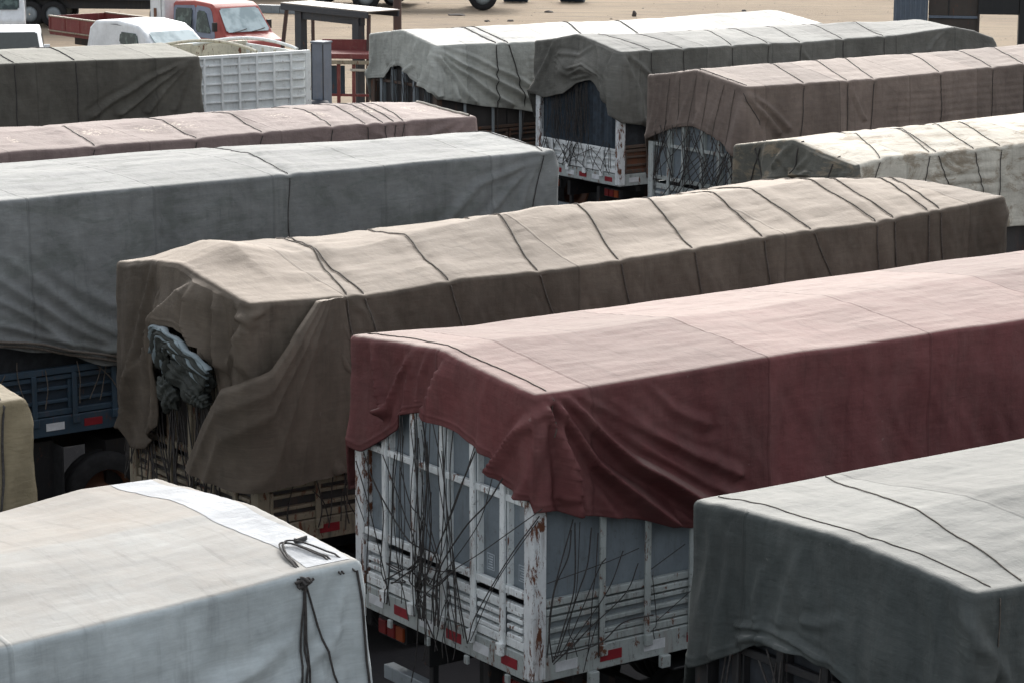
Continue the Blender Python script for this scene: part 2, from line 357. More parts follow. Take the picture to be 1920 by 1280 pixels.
        for poly, w0, w1, a0, a1, kind in spec.get('folds', []):
            poly = [((u0 + p[0]) if False else p[0], p[1]) for p in poly]
            d, t = seg_dist(Ss, Zs, poly); d = d + jj
            ww = w0 + (w1 - w0) * t; aa = (a0 + (a1 - a0) * t) * np.clip((ztop[None] - Zs + .03) / 0.15, 0.1, 1)
            if kind == 0: g = np.exp(-np.abs(np.sqrt(d * d + 1.4e-4) / np.where(d > 0, ww * 1.5, ww * .8)) ** 1.12) - 0.3 * np.exp(-((np.abs(d) - 1.9 * ww) / ww) ** 2)
            else:
                sidez = np.where(d > 0, 1, 0) if True else 0
                g = np.where(d > 0, np.exp(-(d / (ww * 9)) ** 2), np.exp(-(d / (ww * .6)) ** 2))
            O = O + aa * g
        for ps, pz, prs, prz, pa in spec.get('puffs', []):
            O = O + pa * np.exp(-((Ss + jj * 2 - ps) / prs) ** 2) * np.exp(-((Zs - pz) / np.where(Zs < pz, prz * .45, prz)) ** 2)
        # cloth gathers at the corners
        for cs, n_, amp in fanauto:
            g_ = np.random.RandomState(seed * 13 + int(cs * 7) % 97 + n_)
            zc = np.interp(cs, S[:Nv + Nu], ztop[:Nv + Nu]); hc = np.interp(cs, S[:Nv + Nu], H[:Nv + Nu])
            for q in range(n_):
                e = (q - (n_ - 1) / 2) * 0.22 + g_.normal() * 0.05
                d, t = seg_dist(Ss, Zs, [(cs, zc), (cs + e, hc)]); ww = 0.025 + 0.05 * t
                O = O + amp * (0.3 + .7 * t) * np.exp(-np.abs((d + jj) / ww) ** 1.5) * np.clip((ztop[None] - Zs) / 0.15, 0.1, 1)
        side = (face == 1)[None]
        for rp in rs:
            ue, ul, zl = rp[1], rp[2], rp[3]; zz0 = ea[:, 1].mean()
            uc = ue + (ul - ue) * np.clip((zz0 - Zs) / max(zz0 - zl, .1), 0, 2.2)
            d = Ss - uc; O = O + np.where(side, -0.016 * np.exp(-(d / 0.03) ** 2) + bulge * (np.exp(-((np.abs(d) - .16) / 0.09) ** 2)) * ramp0, 0)
        for (sa, sb, amp, per) in slats:
            mk = 1 / (1 + np.exp(-(Ss - sa) / 0.08)) * 1 / (1 + np.exp((Ss - sb) / 0.08))
            O = O + mk * amp * np.abs(np.sin(Zs * math.pi / per + 0.5 * ring_noise(seed + 11, Ss, Zs, 2, 1))) * ramp0
        O = np.maximum(O, 0.036)
        dist_h = Zs - H[None]
        O = O + 0.006 * np.exp(-((dist_h - 0.055) / 0.012) ** 2)
        PX, PY, DX, DY = Pm[None, :, 0], Pm[None, :, 1], dirs[None, :, 0], dirs[None, :, 1]
        if 'lean' in spec:      # a flap whose lower end is pulled sideways round the body
            se, zs_, zb_, ds_ = spec['lean']; g = np.clip((zs_ - Zs) / (zs_ - zb_), 0, 1.3)
            Sx = Ss + np.where((Ss >= se) & (Ss < u0 + 2.5), ds_ * g * np.exp(-((Ss - se) / 0.7) ** 2), 0)
            PX, PY, DX, DY = (np.interp(Sx, S, a) for a in (Pm[:, 0], Pm[:, 1], dirs[:, 0], dirs[:, 1]))
        SK = np.stack([PX + DX * O, PY + DY * O, Zs], -1)
        s.Pm, s.dirs = Pm, dirs
        s.SK, s.S, s.H, s.ztop, s.nt, s.T = SK, S, H, ztop, nt, T[:, 0]
        s.Nv, s.Nu = Nv, Nu
        allr = rings + [SK[i] for i in range(nt)]; uvs += [np.stack([S, Zs[i] - ztop - rc * 1.5], -1) for i in range(nt)]
        if lip:
            allr.append(np.stack([Pm[:, 0] + dirs[:, 0] * (O[-1] - 0.012), Pm[:, 1] + dirs[:, 1] * (O[-1] - 0.012), H - 0.004], -1)); uvs.append(uvs[-1])
            allr.append(np.stack([Pm[:, 0] + dirs[:, 0] * (O[-3] - 0.02), Pm[:, 1] + dirs[:, 1] * (O[-3] - 0.02), Zs[-3]], -1)); uvs.append(uvs[-4])
        RV = roofV.reshape(-1, 3); base = len(RV)
        V = np.concatenate([RV] + allr); UV = np.concatenate([RV[:, :2]] + uvs)
        i, j = np.meshgrid(np.arange(Nu - 1), np.arange(Nv - 1), indexing='ij')
        q = np.stack([i * Nv + j, (i + 1) * Nv + j, (i + 1) * Nv + j + 1, i * Nv + j + 1], -1).reshape(-1, 4)
        ring0 = idx[:, 0] * Nv + idx[:, 1]
        loops = [ring0] + [base + N * a + np.arange(N) for a in range(len(allr))]
        Fq = [q]
        for a in range(len(loops) - 1):
            A, B = loops[a], loops[a + 1]; Fq.append(np.stack([A, B, np.roll(B, -1), np.roll(A, -1)], -1))
        s.obj = mesh_obj('tarpaulin', V, np.concatenate(Fq), mat, truck, True, UV)
        s.roofV = roofV; s.U, s.Vv = U, Vv; s.vr = vr
    def side(s, sc, z):
        """point on the skirt at perimeter position sc and height z"""
        n = s.Nv + s.Nu - 2; i = np.clip(np.interp(sc, s.S[:n], np.arange(n)), 0, n - 1.001); i0 = int(i); f = i - i0
        H = s.H[i0] * (1 - f) + s.H[i0 + 1] * f; zt = s.ztop[i0] * (1 - f) + s.ztop[i0 + 1] * f
        t = (zt - z) / (zt - H); under = max(0, t - 1); t = min(max(t, 0), 0.999)
        j = np.interp(t, s.T, np.arange(s.nt)); j0 = min(int(j), s.nt - 2); g = j - j0
        P = (s.SK[j0, i0] * (1 - f) + s.SK[j0, i0 + 1] * f) * (1 - g) + (s.SK[j0 + 1, i0] * (1 - f) + s.SK[j0 + 1, i0 + 1] * f) * g
        P = P.copy()
        if under > 0: P[2] = z
        return P
    def top(s, u, v):
        i = np.clip(np.interp(u, s.U, np.arange(s.Nu)), 0, s.Nu - 1.001); j = np.clip(np.interp(v, s.Vv, np.arange(s.Nv)), 0, s.Nv - 1.001)
        i0, j0 = int(i), int(j); f, g = i - i0, j - j0; A = s.roofV
        return ((A[i0, j0] * (1 - f) + A[i0 + 1, j0] * f) * (1 - g) + (A[i0, j0 + 1] * (1 - f) + A[i0 + 1, j0 + 1] * f) * g).copy()
    def flap(s, L, Rr, folds, lift=0.12, na=120, nt=70, sag=0.05, seed=3, name='corner_flap', mat=None):
        """loose sheet hanging round a corner, its folds fanning out from the top; L and Rr are its left and right edges (s, z)"""
        def along(P):
            P = np.array(P, float); d = np.concatenate([[0], np.cumsum(np.hypot(*(P[1:] - P[:-1]).T))]); d /= d[-1]; t = np.linspace(0, 1, nt); return np.interp(t, d, P[:, 0]), np.interp(t, d, P[:, 1])
        ls, lz = along(L); rs, rz = along(Rr); a = np.linspace(0, 1, na)[None]; t = np.linspace(0, 1, nt)[:, None]
        Sf = ls[:, None] * (1 - a) + rs[:, None] * a; Zf = lz[:, None] * (1 - a) + rz[:, None] * a - sag * np.sin(np.pi * np.clip(a * 1.1, 0, 1)) ** .7 * t ** 3
        Zf = np.minimum(Zf, np.interp(Sf, s.S, s.ztop) + 0.03)
        O = 0.05 + 0.07 * t + lift * np.clip(t * 3, 0, 1) * np.exp(-(a / .5) ** 2)
        for c, w_, am in folds: O = O + am * (0.15 + .85 * t) * np.exp(-np.abs(np.sqrt((a - c + .01 * np.sin(t * 5 + c * 20)) ** 2 + 2e-5) / w_) ** 1.3)
        O = O + 0.006 * ring_noise(seed, Sf, Zf, 9, 7) * t - 0.035 * np.exp(-(a / .02) ** 2) * (t > .05)
        O = O * (1 - np.clip((a - .9) / .1, 0, 1) * .55)
        PX, PY, DX, DY = (np.interp(Sf, s.S, q) for q in (s.Pm[:, 0], s.Pm[:, 1], s.dirs[:, 0], s.dirs[:, 1]))
        Q = np.stack([PX + DX * O, PY + DY * O, Zf], -1).reshape(-1, 3); i, j = np.meshgrid(np.arange(nt - 1), np.arange(na - 1), indexing='ij')
        o = mesh_obj(name, Q, np.stack([i * na + j, (i + 1) * na + j, (i + 1) * na + j + 1, i * na + j + 1], -1).reshape(-1, 4), mat, s.obj, True, np.stack([Sf, Zf - 3.5], -1).reshape(-1, 2)); return o
    def cross_ropes(s, r=0.011, mat='rope'):
        for rp in s.ropes:
            um, ue, ul, zl = rp; P = []
            sl = (um - ue) / s.vr
            for v in np.linspace(s.W - 0.04, 0.04, 36):
                u = min(max(ue + sl * v + 0.012 * math.sin(v * 5 + ue), s.u0 + .05), s.u1 - .05); p = s.top(u, v); p[2] = max(p[2], s.top(u - .03, v)[2], s.top(u + .03, v)[2]) + r * 0.9; P.append(p)
            ze = P[-1][2]
            for z in np.linspace(ze - 0.05, zl - 0.25, 26):
                u = ue + (ul - ue) * (ze - z) / max(ze - zl, .1) + 0.008 * math.sin(z * 9)
                p = s.side(u, z); p[1] = min(p[1], s.side(u - .025, z)[1], s.side(u + .025, z)[1]) - r * 0.6; P.append(p)
            # tail tied off under the hem
            zz = s.side(ul, 0.2)[2]
            hem = float(np.interp(ul, s.S[s.Nv:s.Nv + s.Nu - 2], s.H[s.Nv:s.Nv + s.Nu - 2]))
            P2 = [p for p in P if p[2] > hem - 0.02]
            last = P2[-1]; end = np.array([last[0] + random.uniform(-.1, .1), -0.03, 1.30])
            if last[2] > 1.4:
                for t in (0.25, 0.5, 0.75, 1.0): P2.append(last * (1 - t) + end * t)
            tube('rope', P2, r, mat, s.obj, 6)
    def rear_strap(s, v0, v1, z1, r=0.012, mat='rope', back=1.2):
        P = []
        for q in np.linspace(0.05, 0.02, 2): p = s.top(s.u0 + q, v0); p[2] += r * .7; P.append(p)
        z0 = s.side(s.u0 - v0, 9)[2] - 0.03
        for t in np.linspace(0.02, 1, 16):
            v = v0 + (v1 - v0) * t; z = z0 + (z1 - z0) * t; p = s.side(s.u0 - v, z); p[0] -= r * .8; P.append(p)
        tube('rope', P, r, mat, s.obj, 6)
    def edge_rope(s, off=0.13, r=0.009, mat='rope'):
        P = []
        for v in np.linspace(s.W - .03, 0.03, 40):
            p = s.top(s.u0 + off + 0.02 * math.sin(v * 4), v); p[2] += r * .8; P.append(p)
        for z in np.linspace(P[-1][2] - 0.06, P[-1][2] - 0.34, 6): q = s.side(s.u0 + off + .02, z); q[1] -= r * .6; P.append(q)
        tube('rope', P, r, mat, s.obj, 6)
